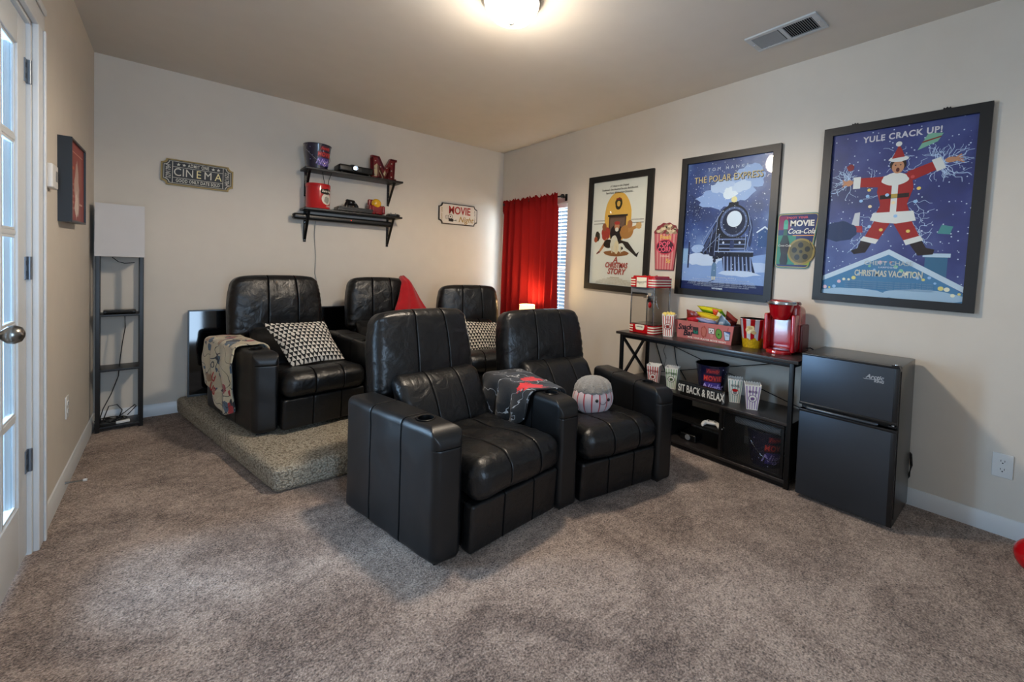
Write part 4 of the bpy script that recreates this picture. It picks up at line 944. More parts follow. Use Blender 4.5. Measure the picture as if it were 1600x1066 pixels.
# candy dispenser (plain)
cd=empty('candy_dispenser',(1.880,-.125,1.6725),.05,label='dark red armchair-shaped candy dispenser with a yellow ball on the lower shelf',cat='candy dispenser')
V,F=rbox(.062,.040,.045,.018,3,.02); mesh('chair_seat',[(v.x,v.y,v.z+.046) for v in V],F,REDD,cd)
V,F=rbox(.062,.016,.068,.016,3,.02); mesh('chair_back',[(v.x,v.y+.035,v.z+.082) for v in V],F,REDD,cd)
for sx_ in (-1,1):
    V,F=rbox(.016,.044,.040,.014,3,.02); mesh('chair_arm',[(v.x+sx_*.062,v.y-.006,v.z+.05) for v in V],F,REDD,cd)
YEL=mat('glossy_yellow','D8A51E',.2,coat=.6)
mb=MB(); mb.lathe([(.046*math.sin(PI*k/14),-.046*math.cos(PI*k/14)) for k in range(15)],(0,-.018,.108),YEL,24,sy=.75); mb.build('yellow_ball',cd)
mb=MB(); mb.box(-.020,.020,-.062,-.035,.006,.020,REDD,.004); mb.build('dispensing_tray',cd)
# soundbar
sb=empty('soundbar',(1.625,-.072,1.598),0,label='long black soundbar mounted under the lower wall shelf',cat='soundbar')
V,F=rbox(.432,.040,.027,.020,3,.12); mesh('bar_body',[tuple(v) for v in V],F,BLKP,sb)
mb=MB(); 
for x in (-.395,.395): mb.box(x-.012,x+.012,.035,.072,-.015,.015,BLKM)
mb.build('wall_bracket',sb,'stuff')
mb=MB(); mb.lathe([(0,.001),(.0025,.0005),(.0025,-.002)],(0,0,0),mat('red_led','FF3018',.4,emit='FF2A10',es=4),8,tf=Matrix.Translation((.04,-.040,.002))@Matrix.Rotation(PI/2,4,'X')); mb.build('indicator_light',sb)
mb=MB(); mb.tube([(1.385,-.03,1.575),(1.382,-.012,1.45),(1.396,-.008,1.25),(1.392,-.008,1.10),(1.42,-.010,.95),(1.41,-.012,.70),(1.42,-.012,.2)],.0042,mat('white_cable','A9A9A6',.5),8); tag(mb.build('cable'),'pale grey cable hanging down the back wall from the soundbar','cable')
mb=MB(); mb.tube([(1.405,-.16,1.999),(1.41,-.165,1.95),(1.425,-.15,1.900),(1.44,-.13,1.889)],.0028,CABLE,6); tag(mb.build('cable'),'left of two thin black cables hanging behind the red tin','cable')
mb=MB(); mb.tube([(1.478,-.16,1.999),(1.470,-.10,1.94),(1.480,-.05,1.88),(1.49,-.03,1.76),(1.50,-.03,1.70)],.0028,CABLE,6); tag(mb.build('cable'),'right of two thin black cables hanging behind the red tin','cable')

# ============================================================ TV
tv=empty('television',(1.13,-.105,.134),0,-.075,label='large black flat television leaning against the back wall behind the recliners',cat='television')
mb=MB(); a=.625; h_=.665
mb.box(-a,a,.0,.030,0,h_,BLKP,.006); mb.build('back_casing',tv)
mb=MB()
for (x0,x1,z0,z1) in ((-a,a,0,.014),(-a,a,h_-.010,h_),(-a,-a+.010,.014,h_-.010),(a-.010,a,.014,h_-.010)): mb.box(x0,x1,-.008,.0,z0,z1,BLKP)
mb.build('bezel',tv)
SCR=mat('tv_screen_glass','040405',.05,spec=.45)
mb=MB(); mb.box(-a+.010,a-.010,-.004,.0,.014,h_-.010,SCR); mb.build('screen',tv)

# ============================================================ FLOOR LAMP SHELF
fl=empty('shelf_floor_lamp',(.140,-.130,0),.07,label='tall black shelf floor lamp with a square white shade in the left corner',cat='floor lamp')
a=.118; d=.095; LAMPB=mat('lamp_black_wood','121112',.4,bump=.04)
for x in (-1,1):
    for y in (-1,1):
        mb=MB(); x0=x*a-(.022 if x>0 else 0); y0=y*d-(.022 if y>0 else 0); mb.box(x0,x0+.022,y0,y0+.022,0,1.22,LAMPB,.001); mb.build('post',fl)
for z in (.035,.425,.800):
    mb=MB(); mb.box(-a+.001,a-.001,-d+.001,d-.001,z-.014,z,LAMPB,.001); mb.build('shelf',fl)
SHADE=mat('white_fabric_shade','C6C6C8',.8,bump=.05,bscale=300)
mb=MB(); za,zb=1.195,1.550
P=[(-a-.004,-d-.004),(a+.004,-d-.004),(a+.004,d+.004),(-a-.004,d+.004)]
V=[(x,y,za) for x,y in P]+[(x*.985,y*.985,zb) for x,y in P]
o=mesh('lamp_shade',V,[[i,(i+1)%4,4+(i+1)%4,4+i] for i in range(4)],SHADE,fl,False); md=o.modifiers.new('s','SOLIDIFY'); md.thickness=.003
mb=MB(); mb.lathe([(0,0),(.018,0),(.020,.05),(.016,.06),(.03,.09),(.032,.13),(.02,.155),(0,.16)],(0,0,1.22),WHITE,16); mb.build('bulb_socket',fl)
rb=empty('set_top_box',(.140,-.150,.8005),.07,label='small flat black router box on the upper shelf of the corner lamp',cat='router')
mb=MB(); mb.box(-.080,.082,-.05,.05,.003,.024,BLKP,.006); mb.build('casing',rb)
mb=MB(); mb.box(-.066,.066,-.0515,-.049,.008,.018,SCR); mb.build('front_panel',rb)
mb=MB(); mb.tube([(.10,-.12,1.19),(.13,-.13,1.16),(.16,-.10,1.150),(.21,-.08,1.155)],.0025,CABLE,6); tag(mb.build('cable'),'short black cable looping just below the white square lamp shade','cable')
mb=MB(); mb.tube([(.165,-.15,.79),(.168,-.15,.70),(.155,-.15,.60),(.145,-.15,.50),(.138,-.15,.41),(.135,-.15,.36),(.10,-.15,.24),(.06,-.15,.14),(.045,-.16,.07)],.003,CABLE,6); tag(mb.build('cable'),'black cable hanging down through the shelves of the corner lamp','cable')
pts=[]
for k in range(90):
    t=k*.33; r_=.045+.012*math.sin(t*1.7); pts.append((.10+r_*math.cos(t)*1.3+.02*math.sin(t*.21),-.15+r_*math.sin(t)*.8,.042+.0035*(k%14)/3+.012*abs(math.sin(t*.6))))
mb=MB(); mb.tube(pts,.0035,CABLE,6); tag(mb.build('cable_tangle'),'tangled heap of black cables on the bottom shelf of the corner lamp','cable')
mb=MB(); mb.tube([(.06,-.16,.06),(.09,-.17,.16),(.13,-.17,.165),(.155,-.16,.12),(.14,-.15,.07)],.003,CABLE,6); tag(mb.build('cable'),'round loop of black cable standing up from the tangle under the corner lamp','cable')
mb=MB(); mb.tube([(.12,-.15,.06),(.17,-.15,.10),(.22,-.15,.145),(.225,-.14,.13),(.18,-.13,.07)],.003,CABLE,6); tag(mb.build('cable'),'long bent black cable at the right of the tangle under the corner lamp','cable')
mb=MB(); mb.box(-.035,.035,-.012,.012,0,.018,WHITE,.004); o=mb.build('power_adapter'); o.location=(.16,-.185,.036); o.rotation_euler=(0,0,.2); tag(o,'small white power adapter on the bottom shelf of the corner lamp','adapter')

# ============================================================ CURTAIN, SMALL LAMP
cr_=empty('curtain_rod',(W-.085,-.67,1.950),label='black curtain rod with round finials above the side window',cat='curtain rod')
mb=MB(); mb.tube([(0,-.485,0),(0,.485,0)],.009,BLKM,12); mb.build('rod',cr_)
for s2 in (-1,1):
    mb=MB(); mb.lathe([(0,-.024),(.012,-.021),(.021,-.010),(.023,0),(.020,.011),(.012,.020),(0,.023)],(0,s2*.500,0),BLKM,20); mb.build('finial',cr_)
    mb=MB(); mb.box(.0,.083,s2*.470-.008,s2*.470+.008,-.008,.008,BLKM); mb.box(.077,.084,s2*.470-.014,s2*.470+.014,-.035,.035,BLKM); mb.build('bracket',cr_)
def curtain_mat():
    m=bpy.data.materials.new('red_curtain_cloth'); m.use_nodes=True; nt=m.node_tree; nt.nodes.clear()
    o=nt.nodes.new('ShaderNodeOutputMaterial'); d=nt.nodes.new('ShaderNodeBsdfDiffuse'); t=nt.nodes.new('ShaderNodeBsdfTranslucent'); x=nt.nodes.new('ShaderNodeMixShader')
    n=nt.nodes.new('ShaderNodeTexNoise'); n.inputs['Scale'].default_value=220; bp=nt.nodes.new('ShaderNodeBump'); bp.inputs['Strength'].default_value=.1
    nt.links.new(n.outputs[0],bp.inputs['Height']); nt.links.new(bp.outputs[0],d.inputs['Normal'])
    d.inputs[0].default_value=lin('741818'); t.inputs[0].default_value=lin('B01C16'); x.inputs[0].default_value=.04
    nt.links.new(d.outputs[0],x.inputs[1]); nt.links.new(t.outputs[0],x.inputs[2]); nt.links.new(x.outputs[0],o.inputs[0]); return m
CURT=curtain_mat()
NU,NV=220,44; V=[];F=[]
for j in range(NV+1):
    v=j/NV
    for i in range(NU+1):
        u=i/NU
        y=-.165-u*.955-(.02*v*(1 if u>.5 else -.5))
        ph=u*2*PI*9+1.4*math.sin(u*9)+.5*math.sin(v*2+u*5)
        amp=.030+.012*v+.006*math.sin(u*31)
        x=W-.092+amp*math.sin(ph)+.006*noise.noise(Vector((u*20,v*3,0)))
        z=1.985-(1.985-.30)*v
        if v<.07: # ruffled header
            hb=(.07-v)/.07; x=W-.108+(x-(W-.092))*(.30+.8*abs(hb-.5)); z+=.010*math.sin(u*2*PI*26)*hb+.006*math.sin(u*71)*hb
            pass
        V.append((x,y,z))
for j in range(NV):
    for i in range(NU): F.append([j*(NU+1)+i,j*(NU+1)+i+1,(j+1)*(NU+1)+i+1,(j+1)*(NU+1)+i])
cu=mesh('curtain',V,F,CURT); tag(cu,'gathered red curtain panel hanging on the black rod over the side window','curtain')
sl_=empty('small_floor_lamp',(3.17,-.90,0),label='small floor lamp with a glowing cream drum shade below the red curtain',cat='floor lamp')
SHL=mat('lit_drum_shade','F5DDA8',.7,emit='FFD890',es=1.6)
mb=MB(); mb.lathe([(.085,.0),(.078,.145)],(0,0,.690),SHL,36); V_=mb
o=mesh('lamp_shade',mb.V,mb.F[:36],SHL,sl_,True)
mb=MB(); mb.lathe([(0,.0),(.009,.0),(.009,.70),(0,.70)],(0,0,.134),BLKM,12); mb.build('pole',sl_)
mb=MB(); mb.lathe([(0,0),(.10,0),(.10,.012),(.02,.022),(0,.024)],(0,0,.1335),BLKM,32); mb.build('base',sl_)
BLB=mat('lit_bulb','FFF0D0',.3,emit='FFDFA0',es=25)
mb=MB(); mb.lathe([(0,-.03),(.016,-.02),(.024,.0),(.020,.018),(0,.028)],(0,0,.765),BLB,16); mb.build('bulb',sl_)

# ============================================================ CONSOLE TABLE
TZ=.745; TY0,TY1=-3.475,-2.205; TX0,TX1=3.052,3.425
tb=empty('console_table',(0,0,0),label='long black console table with X braces and low cabinets on the right wall',cat='table')
TOPW=mat('dark_grained_top','2A2625',.32,bump=.05,bscale=30,var=.3,vscale=18,coat=.2)
mb=MB(); mb.box(TX0-.012,TX1,TY0-.025,TY1+.012,TZ-.020,TZ,TOPW,.002); mb.build('table_top',tb)
t=.024
for x in (TX0,TX1-t-.01):
    for y in (TY0,TY1-t-.02):
        mb=MB(); mb.box(x,x+t,y,y+t,0,TZ-.020,BLKM,.002); mb.build('leg',tb)
for (x0,x1,y0,y1) in ((TX0,TX0+t,TY0+t,TY1-t-.02),(TX1-t-.01,TX1-.01,TY0+t,TY1-t-.02),(TX0+t,TX1-t-.01,TY0,TY0+t),(TX0+t,TX1-t-.01,TY1-t-.02,TY1-.02)):
    mb=MB(); mb.box(x0,x1,y0,y1,TZ-.044,TZ-.020,BLKM,.002); mb.build('top_rail',tb)
LZ=.378
mb=MB(); mb.box(TX0+.001,TX1-.011,TY0+.002,TY1-.022,LZ-.018,LZ,TOPW,.002); mb.build('lower_shelf',tb)
mb=MB(); mb.box(TX0+.001,TX1-.011,TY0+.002,TY1-.022,.030,.048,TOPW,.002); mb.build('bottom_shelf',tb)
mb=MB(); mb.box(TX0+.004,TX0+t,TY0+t,TY1-t-.02,.006,.030,BLKM,.002); mb.build('bottom_rail',tb)
DIV=-3.062
for y in (DIV,-2.66):
    mb=MB(); mb.box(TX0+.004,TX1-.03,y-.009,y+.009,.048,LZ-.018,BLKW); mb.build('divider',tb)
mb=MB(); mb.box(TX0+.012,TX1-.03,DIV+.009,TY1-.05,.196,.210,BLKW); mb.build('middle_shelf',tb)
mb=MB(); mb.box(TX0+.01,TX1-.03,TY0+.0245,TY0+.030,.048,LZ-.018,BLKW); mb.build('side_panel',tb)
# end X brace (both ends) and back wires
for y in (TY1-.032,):
    for (a,b_) in (((TX0+t,LZ),(TX1-t-.01,TZ-.044)),((TX0+t,TZ-.044),(TX1-t-.01,LZ))):
        d=Vector((b_[0]-a[0],b_[1]-a[1])).normalized(); n=Vector((-d.y,d.x))*.009
        mb=MB(); mb.prism([(a[0]-n.x,a[1]-n.y),(b_[0]-n.x,b_[1]-n.y),(b_[0]+n.x,b_[1]+n.y),(a[0]+n.x,a[1]+n.y)],y-.008,y+.008,BLKM); mb.build('cross_brace',tb)
for (a,b_) in (((TY0+.03,LZ),(TY1-.05,TZ-.05)),((TY0+.03,TZ-.05),(TY1-.05,LZ))):
    mb=MB(); mb.tube([(TX1-.02,a[0],a[1]),(TX1-.02,b_[0],b_[1])],.003,BLKM,6); mb.build('back_wire',tb)
# mesh door
mb=MB(); y0,y1,z0,z1=TY0+.034,DIV-.012,.052,LZ-.022; k=.016
for (p0,p1,q0,q1) in ((y0,y1,z0,z0+k),(y0,y1,z1-k,z1),(y0,y0+k,z0+k,z1-k),(y1-k,y1,z0+k,z1-k)): mb.box(TX0+.002,TX0+.014,p0,p1,q0,q1,BLKM,.001)
dr=mb.build('mesh_door',tb)
def mesh_mat():
    m=bpy.data.materials.new('black_wire_mesh'); m.use_nodes=True; nt=m.node_tree; nt.nodes.clear()
    o=nt.nodes.new('ShaderNodeOutputMaterial'); tr=nt.nodes.new('ShaderNodeBsdfTransparent'); p_=nt.nodes.new('ShaderNodeBsdfPrincipled'); x=nt.nodes.new('ShaderNodeMixShader')
    p_.inputs['Base Color'].default_value=(.01,.01,.01,1); p_.inputs['Roughness'].default_value=.5
    tc=nt.nodes.new('ShaderNodeTexCoord'); sp=nt.nodes.new('ShaderNodeSeparateXYZ'); nt.links.new(tc.outputs['Object'],sp.inputs[0])
    outs=[]
    for op in ('ADD','SUBTRACT'):
        a=nt.nodes.new('ShaderNodeMath'); a.operation=op; nt.links.new(sp.outputs['Y'],a.inputs[0]); nt.links.new(sp.outputs['Z'],a.inputs[1])
        b_=nt.nodes.new('ShaderNodeMath'); b_.operation='MULTIPLY'; b_.inputs[1].default_value=95; nt.links.new(a.outputs[0],b_.inputs[0])
        f=nt.nodes.new('ShaderNodeMath'); f.operation='FRACT'; nt.links.new(b_.outputs[0],f.inputs[0])
        g=nt.nodes.new('ShaderNodeMath'); g.operation='LESS_THAN'; g.inputs[1].default_value=.22; nt.links.new(f.outputs[0],g.inputs[0]); outs.append(g)
    mx=nt.nodes.new('ShaderNodeMath'); mx.operation='MAXIMUM'; nt.links.new(outs[0].outputs[0],mx.inputs[0]); nt.links.new(outs[1].outputs[0],mx.inputs[1])
    nt.links.new(mx.outputs[0],x.inputs[0]); nt.links.new(tr.outputs[0],x.inputs[1]); nt.links.new(p_.outputs[0],x.inputs[2]); nt.links.new(x.outputs[0],o.inputs[0]); return m
mb=MB(); mb.add([(TX0+.008,y0+k,z0+k),(TX0+.008,y1-k,z0+k),(TX0+.008,y1-k,z1-k),(TX0+.008,y0+k,z1-k)],[[0,1,2,3]],mesh_mat()); mb.build('wire_mesh',dr)
mb=MB(); mb.lathe([(0,0),(.004,0),(.004,.008),(.007,.012),(.006,.018),(0,.020)],(0,0,0),STEEL,14,tf=Matrix.Translation((TX0+.002,y1-k*.5,.235))@Matrix.Rotation(-PI/2,4,'Y')); mb.build('knob',dr)

# ---- things on the table
STR=mat('box_white_card','E4DFD6',.45)
def popcorn_box(loc,rz,h,b0,b1,cm,cm2,label,full=False,word='POPCORN',name='popcorn_box',em='ring'):
    s_=empty(name,loc,rz,label=label,cat='popcorn box',group='striped popcorn boxes')
    mb=MB(); th=.0015; n=6
    def P(f,u,z,o=0):  # face f, u -1..1, at height z
        w_=(b0+(b1-b0)*z/h)/2+o; x,y=((u*w_,-w_),(w_,u*w_),(-u*w_,w_),(-w_,-u*w_))[f]; return (x,y,z)
    def rim(u): return h-.010*(1-abs(math.cos(u*PI*n/2)))*1.0
    for f in range(4):
        V=[];F=[]; K=24
        for i in range(K+1):
            u=-1+2*i/K; V.append(P(f,u,0)); V.append(P(f,u,rim(u)))
            V.append(P(f,u,0,-th)); V.append(P(f,u,rim(u),-th))
        for i in range(K): a=4*i; F+=[[a,a+4,a+5,a+1],[a+2,a+3,a+7,a+6],[a+1,a+5,a+7,a+3]]
        mb.add(V,F,STR)
    mb.add([P(0,-1,.001),P(0,1,.001),P(2,-1,.001),P(2,1,.001)],[[0,1,2,3]],STR); mb.build('card_body',s_)
    mb=MB()
    for f in (0,1,2,3):
        for i in range(5):
            u0=-.80+i*.40-.085; u1=u0+.17; mb.add([P(f,u0,.004,.0004),P(f,u1,.004,.0004),P(f,u1,h-.012,.0004),P(f,u0,h-.012,.0004)],[[0,1,2,3]],cm)
    mb.build('printed_stripes',s_)
    # emblem on the front and one side
    ang=math.atan2((b1-b0)/2,h)
    e=empty('emblem',(0,-(b0+(b1-b0)*.45)/2-.0007,h*.45),0,ang); e.parent=s_; del e
    e=[c for c in s_.children if c.type=='EMPTY'][0]; bpy.data.objects.remove(e)
    tf=Matrix.Translation((0,-(b0+(b1-b0)*.45)/2-.0009,h*.45))@Matrix.Rotation(ang,4,'X')
    r=b0*.40; mb=MB(); mb.flat(ell(0,0,r,r*.95,26),0,cm2,tf); mb.flat(ell(0,0,r*.84,r*.79,26),-.0003,STR,tf)
    if em=='ring': mb.flat(blob(0,-.002,r*.5,r*.42,5,16,.6),-.0006,cm2,tf)
    if em=='cap': mb.flat(blob(0,-.003,r*.5,r*.5,8,16,.5),-.0006,GREY,tf); mb.flat(blob(0,r*.45,r*.7,r*.4,9,16,.2),-.0009,RED,tf)
    mb.build('emblem_print',s_)
    o=text(word if not full else 'POP',h*.13,cm2,s_,0,h*(.26 if not full else .03),-.0006,bold=.0004,xs=.8,name='lettering'); 
    o.matrix_basis=tf@Matrix.Translation((0,-.0008,0))
    if full:
        o2=text('CORN',h*.13,cm2,s_,0,-h*.06,-.0006,bold=.0004,xs=.8); o2.matrix_basis=tf@Matrix.Translation((0,-.0008,0))
        o3=text('Fresh',h*.08,cm2,s_,0,h*.30,-.0006,shear=.2); o3.matrix_basis=tf@Matrix.Translation((0,-.0008,0))
    if full:
        V,F=[],[]; mb=MB(); KER=mat('popcorn_kernels','E8CC6E',.7,bump=.6,bscale=60,var=.3,vscale=60)
        rr_=random.Random(4)
        for k in range(46):
            x,y=rr_.uniform(-1,1)*b1*.42,rr_.uniform(-1,1)*b1*.42; r2=rr_.uniform(.008,.012)
            mb.lathe([(r2*math.sin(PI*q/5),-r2*math.cos(PI*q/5)) for q in range(6)],(x,y,h-.008+.010*(1-(x*x+y*y)/(b1*b1*.3))+rr_.uniform(-.002,.004)),KER,7)
        mb.build('popcorn',s_,'stuff')
    return s_
SR=pm('B5483E'); SG=pm('9DB58A'); SGD=pm('4A5A3C'); SRD=pm('8A2A22'); SMT=pm('8FA9A2'); SPU=pm('9A7FA6'); SPUD=pm('6E5480')
RZ=-PI/2+.35          # faces the camera side
popcorn_box((3.190,-2.570,TZ+.0005),RZ,.165,.066,.088,SR,SRD,'red striped POP CORN box filled with popcorn, on the table beside the popcorn machine',True)
popcorn_box((3.10,-2.520,LZ+.0005),RZ,.160,.062,.092,SR,SRD,'empty red striped popcorn box, leftmost on the lower shelf of the table')
popcorn_box((3.155,-2.640,LZ+.0005),RZ,.158,.062,.092,SG,SGD,'empty green striped popcorn box behind the SIT BACK sign, next to the red one',word='BUTTERED')
popcorn_box((3.220,-3.070,LZ+.0005),RZ+.1,.160,.062,.092,SMT,GREY,'empty grey-green striped popcorn box with a red cap emblem, right of the sign',word='MOVIE',em='cap')
popcorn_box((3.165,-3.205,LZ+.0005),RZ+.15,.162,.062,.094,SPU,SPUD,'empty mauve striped popcorn box, rightmost on the lower shelf',word='MOVIE')
bucket((3.285,-2.875,LZ+.0005),.205,.112,.082,-PI/2+.50,'navy Family MOVIE Night bucket behind the SIT BACK sign on the lower table shelf',False)
bucket((3.215,-3.285,.0485),.215,.112,.085,-PI/2+.90,'navy Family MOVIE Night bucket inside the mesh-door cabinet of the table')
# rolled mesh mat resting in the cabinet bucket
MG2=mat('grey_mesh_roll','8C8E90',.6,bump=.6,bscale=150,var=.3,vscale=90)
mb=MB(); mb.tube([(0,-.135,0),(0,.135,0)],[.026,.026],MG2,24); ring_=[(.020,-.1352),(.0,-.1352)]
o=mb.build('mesh_roll'); o.location=(3.125,-3.27,.3005); tag(o,'grey perforated rolled mat lying across the bucket inside the mesh cabinet','roll')
mb=MB(); mb.lathe([(0,0),(.018,0),(.018,.001),(0,.001)],(0,-.1352,0),DARK,20,tf=Matrix.Identity(4)); 
# sit back & relax sign
ss=empty('box_sign',(3.070,-2.915,LZ+.0005),-PI/2,label='black rectangular box sign reading SIT BACK & RELAX on the lower shelf',cat='sign')
BS=mat('box_sign_black','0B0B0B',.5)
mb=MB(); mb.box(-.150,.150,-.015,.022,0,.088,BS,.001); mb.build('block',ss)
text('SIT BACK & RELAX',.070,pm('D8D6CE'),ss,0,.047,-.0154,xs=.565,bold=.0012)
mb=MB()
for i in range(7): mb.add([(.1503,-.012+.005*i,.006),(.1503,-.010+.005*i,.006),(.1503,-.010+.005*i,.082),(.1503,-.012+.005*i,.082)],[[0,1,2,3]],STR)
mb.build('edge_stripes',ss)
# controller in the cubby
controller('game_controller',(3.12,-2.97,.226),-1.2,0,'small white and black game controller on the middle shelf of the table cubby',m_=WHITE,s=.75)
mb=MB(); mb.box(-.06,.06,-.05,.05,0,.05,BLKP,.01); mb.lathe([(0,0),(.02,0),(.018,.003),(0,.004)],(0,0,0),GREY,16,tf=Matrix.Translation((0,-.05,.025))@Matrix.Rotation(PI/2,4,'X')); o=mb.build('speaker_box'); o.location=(3.17,-2.80,.0485); o.rotation_euler=(0,0,-PI/2); tag(o,'small black speaker box in the bottom cubby of the console table','speaker')
# ---- popcorn machine
pmx=empty('popcorn_machine',(3.225,-2.372,TZ+.0005),-PI/2,label='red and white striped tabletop popcorn machine with clear sides',cat='popcorn machine')
def profbox(z0,z1,wx,wy,r,m_):
    P=rpoly([(-wx,-wy),(wx,-wy),(wx,wy),(-wx,wy)],r,4); mb=MB(); mb.prism(P,z0,z1,m_,'xy'); return mb
a,d=.112,.112
profbox(0,.064,a+.004,d+.004,.03,RED).build('base',pmx)
profbox(.352,.425,a+.006,d+.006,.03,RED).build('canopy',pmx)
mb=MB(); V,F=rbox(a-.01,d-.01,.012,.01,3,.03); mb.add([(v.x,v.y,v.z+.428) for v in V],F,RED,True); 
for i in range(5): mb.lathe([(0,0),(.010,0),(.008,.006),(0,.008)],(.05*math.cos(i*1.25),.05*math.sin(i*1.25),.438),RED,10)
mb.build('top_lid',pmx)
for z0,n_ in ((.008,3),(.364,3)):
    for i in range(n_):
        z=z0+i*.0195
        P=rpoly([(-a-.006,-d-.006),(a+.006,-d-.006),(a+.006,d+.006),(-a-.006,d+.006)],.032,4)
        if z0>.3: P=rpoly([(-a-.008,-d-.008),(a+.008,-d-.008),(a+.008,d+.008),(-a-.008,d+.008)],.032,4)
        mb=MB(); mb.prism(P,z,z+.009,CREAM,'xy'); mb.build('white_stripe',pmx)
mb=MB(); mb.box(-.060,.060,-d-.011,-d,.350,.428,RED,.004); mb.build('canopy_panel',pmx)
mb=MB(); mb.box(-.046,.046,-d-.0135,-d,.351,.427,CREAM,.003); mb.build('name_panel',pmx)
text('Popcorn',.026,pm('2A2A2A'),pmx,0,.392,-d-.0138,shear=.35,rot=.12)
mb=MB(); mb.tube([(-.02,-d-.0139,.374),(.022,-d-.0139,.380)],.0008,BLKP,4); mb.build('underline',pmx)
mb=MB(); mb.box(-.068,.068,-d-.011,-d,.002,.066,RED,.004); mb.build('base_panel',pmx)
mb=MB(); mb.prism(rpoly([(-.035,.026),(.035,.026),(.044,.066),(-.044,.066)],.012,4),-d-.0132,-d-.010,CREAM); mb.build('badge',pmx)
text('NOSTALGIA',.010,pm('2A2A2A'),pmx,0,.050,-d-.0136,bold=.0003)
for x in (-1,1):
    for y in (-1,1):
        mb=MB(); mb.box(x*(a-.008)-.004,x*(a-.008)+.004,y*(d-.008)-.004,y*(d-.008)+.004,.064,.352,STEEL,.001); mb.build('corner_post',pmx)
for f in range(4):
    q=a-.010; P=((-q,-d+.004,q,-d+.0055),(-q,d-.0055,q,d-.004),(-a+.004,-q,-a+.0055,q),(a-.0055,-q,a-.004,q))[f]
    mb=MB(); mb.box(P[0],P[2],P[1],P[3],.066,.350,ACRYL); mb.build('clear_panel',pmx)
mb=MB(); mb.box(-a+.006,a-.006,-d+.007,-d+.009,.310,.350,GREY); mb.build('upper_shield',pmx)
mb=MB(); mb.lathe([(0,0),(.030,.0),(.038,.008),(.040,.05),(.036,.052),(0,.052)],(.012,.0,.230),STEEL,24); kt=mb.build('kettle',pmx)
mb=MB(); mb.tube([(.012,0,.282),(.012,0,.352)],.006,STEEL,10); mb.tube([(-.045,0,.300),(-.045,0,.352)],.004,STEEL,8); mb.tube([(-.065,0,.268),(.012,0,.265)],.003,STEEL,8); mb.tube([(.05,.0,.25),(.075,0,.19)],.003,STEEL,8); mb.build('kettle_arm',kt,'stuff')
mb=MB(); mb.lathe([(.014*math.sin(PI*k/8),-.024*math.cos(PI*k/8)) for k in range(9)],(.028,-.045,.215),RED,14); mb.build('red_knob',kt)
mb=MB(); mb.box(-a+.012,a-.012,-d+.012,d-.012,.066,.070,STEEL); mb.build('tray',pmx)
# ---- snack crate
PINK=mat('pink_painted_wood','B5655F',.55,bump=.08,bscale=50,var=.18,vscale=9); CRD_=mat('crate_dark_wood','3A2018',.6)
sc=empty('snack_crate',(3.300,-2.830,TZ+.0005),-PI/2-.03,label='pink wooden snack box with black script and cartoon snacks on its front',cat='crate')
hgt=.128
def cf(x0,x1,y0,y1,z0,z1,fl): # flared box
    return [(x0,y0,z0),(x1,y0,z0),(x1,y1,z0),(x0,y1,z0),(x0-fl,y0-fl*.6,z1),(x1+fl,y0-fl*.6,z1),(x1+fl,y1+fl*.6,z1),(x0-fl,y1+fl*.6,z1)]
FB=[[0,3,2,1],[4,5,6,7],[0,1,5,4],[1,2,6,5],[2,3,7,6],[3,0,4,7]]
fl_=.022
mb=MB(); mb.add([(-.205,-.085,0),(.205,-.085,0),(.227,-.098,hgt),(-.227,-.098,hgt),(-.205,-.077,0),(.205,-.077,0),(.227,-.090,hgt),(-.227,-.090,hgt)],[[0,1,2,3],[5,4,7,6],[0,4,5,1],[1,5,6,2],[2,6,7,3],[3,7,4,0]],PINK); fp=mb.build('front_panel',sc)
for nm,s2 in (('end',-1),('end',1)):
    x0,x1=s2*.205,s2*.227; 
    mb=MB(); V=[(x0,-.077,0),(x0,.075,0),(x1,.082,hgt),(x1,-.090,hgt),(x0-s2*.008,-.077,0),(x0-s2*.008,.075,0),(x1-s2*.008,.082,hgt),(x1-s2*.008,-.090,hgt)]
    mb.add(V,[[0,1,2,3],[5,4,7,6],[0,4,5,1],[1,5,6,2],[2,6,7,3],[3,7,4,0]],CRD_); mb.build('end_panel',sc)
mb=MB(); mb.add([(-.197,.067,0),(.197,.067,0),(.219,.074,hgt),(-.219,.074,hgt),(-.197,.075,0),(.197,.075,0),(.219,.082,hgt),(-.219,.082,hgt)],[[0,1,2,3],[5,4,7,6],[0,4,5,1],[1,5,6,2],[2,6,7,3],[3,7,4,0]],CRD_); mb.build('back_panel',sc)
mb=MB(); mb.box(-.197,.197,-.077,.067,.001,.008,CRD_); mb.build('bottom_board',sc)
al=math.atan2(.013,hgt); tf=Matrix.Translation((0,-.0853,0))@Matrix.Rotation(al,4,'X')
def onf(o): o.matrix_basis=tf.copy(); return o
onf(text('Snack',.058,pm('1E1A22'),sc,-.140,.082,-.0010,shear=.35,bold=.0014,xs=.85,rot=.06)); onf(text('Bar',.058,pm('1E1A22'),sc,-.115,.040,-.0010,shear=.35,bold=.0014,rot=.06))
onf(text('PICK YOUR FLAVOR MOVIE NIGHT',.017,pm('E8DCD0'),sc,.030,.012,-.0010,bold=.0004,spacing=1.1))
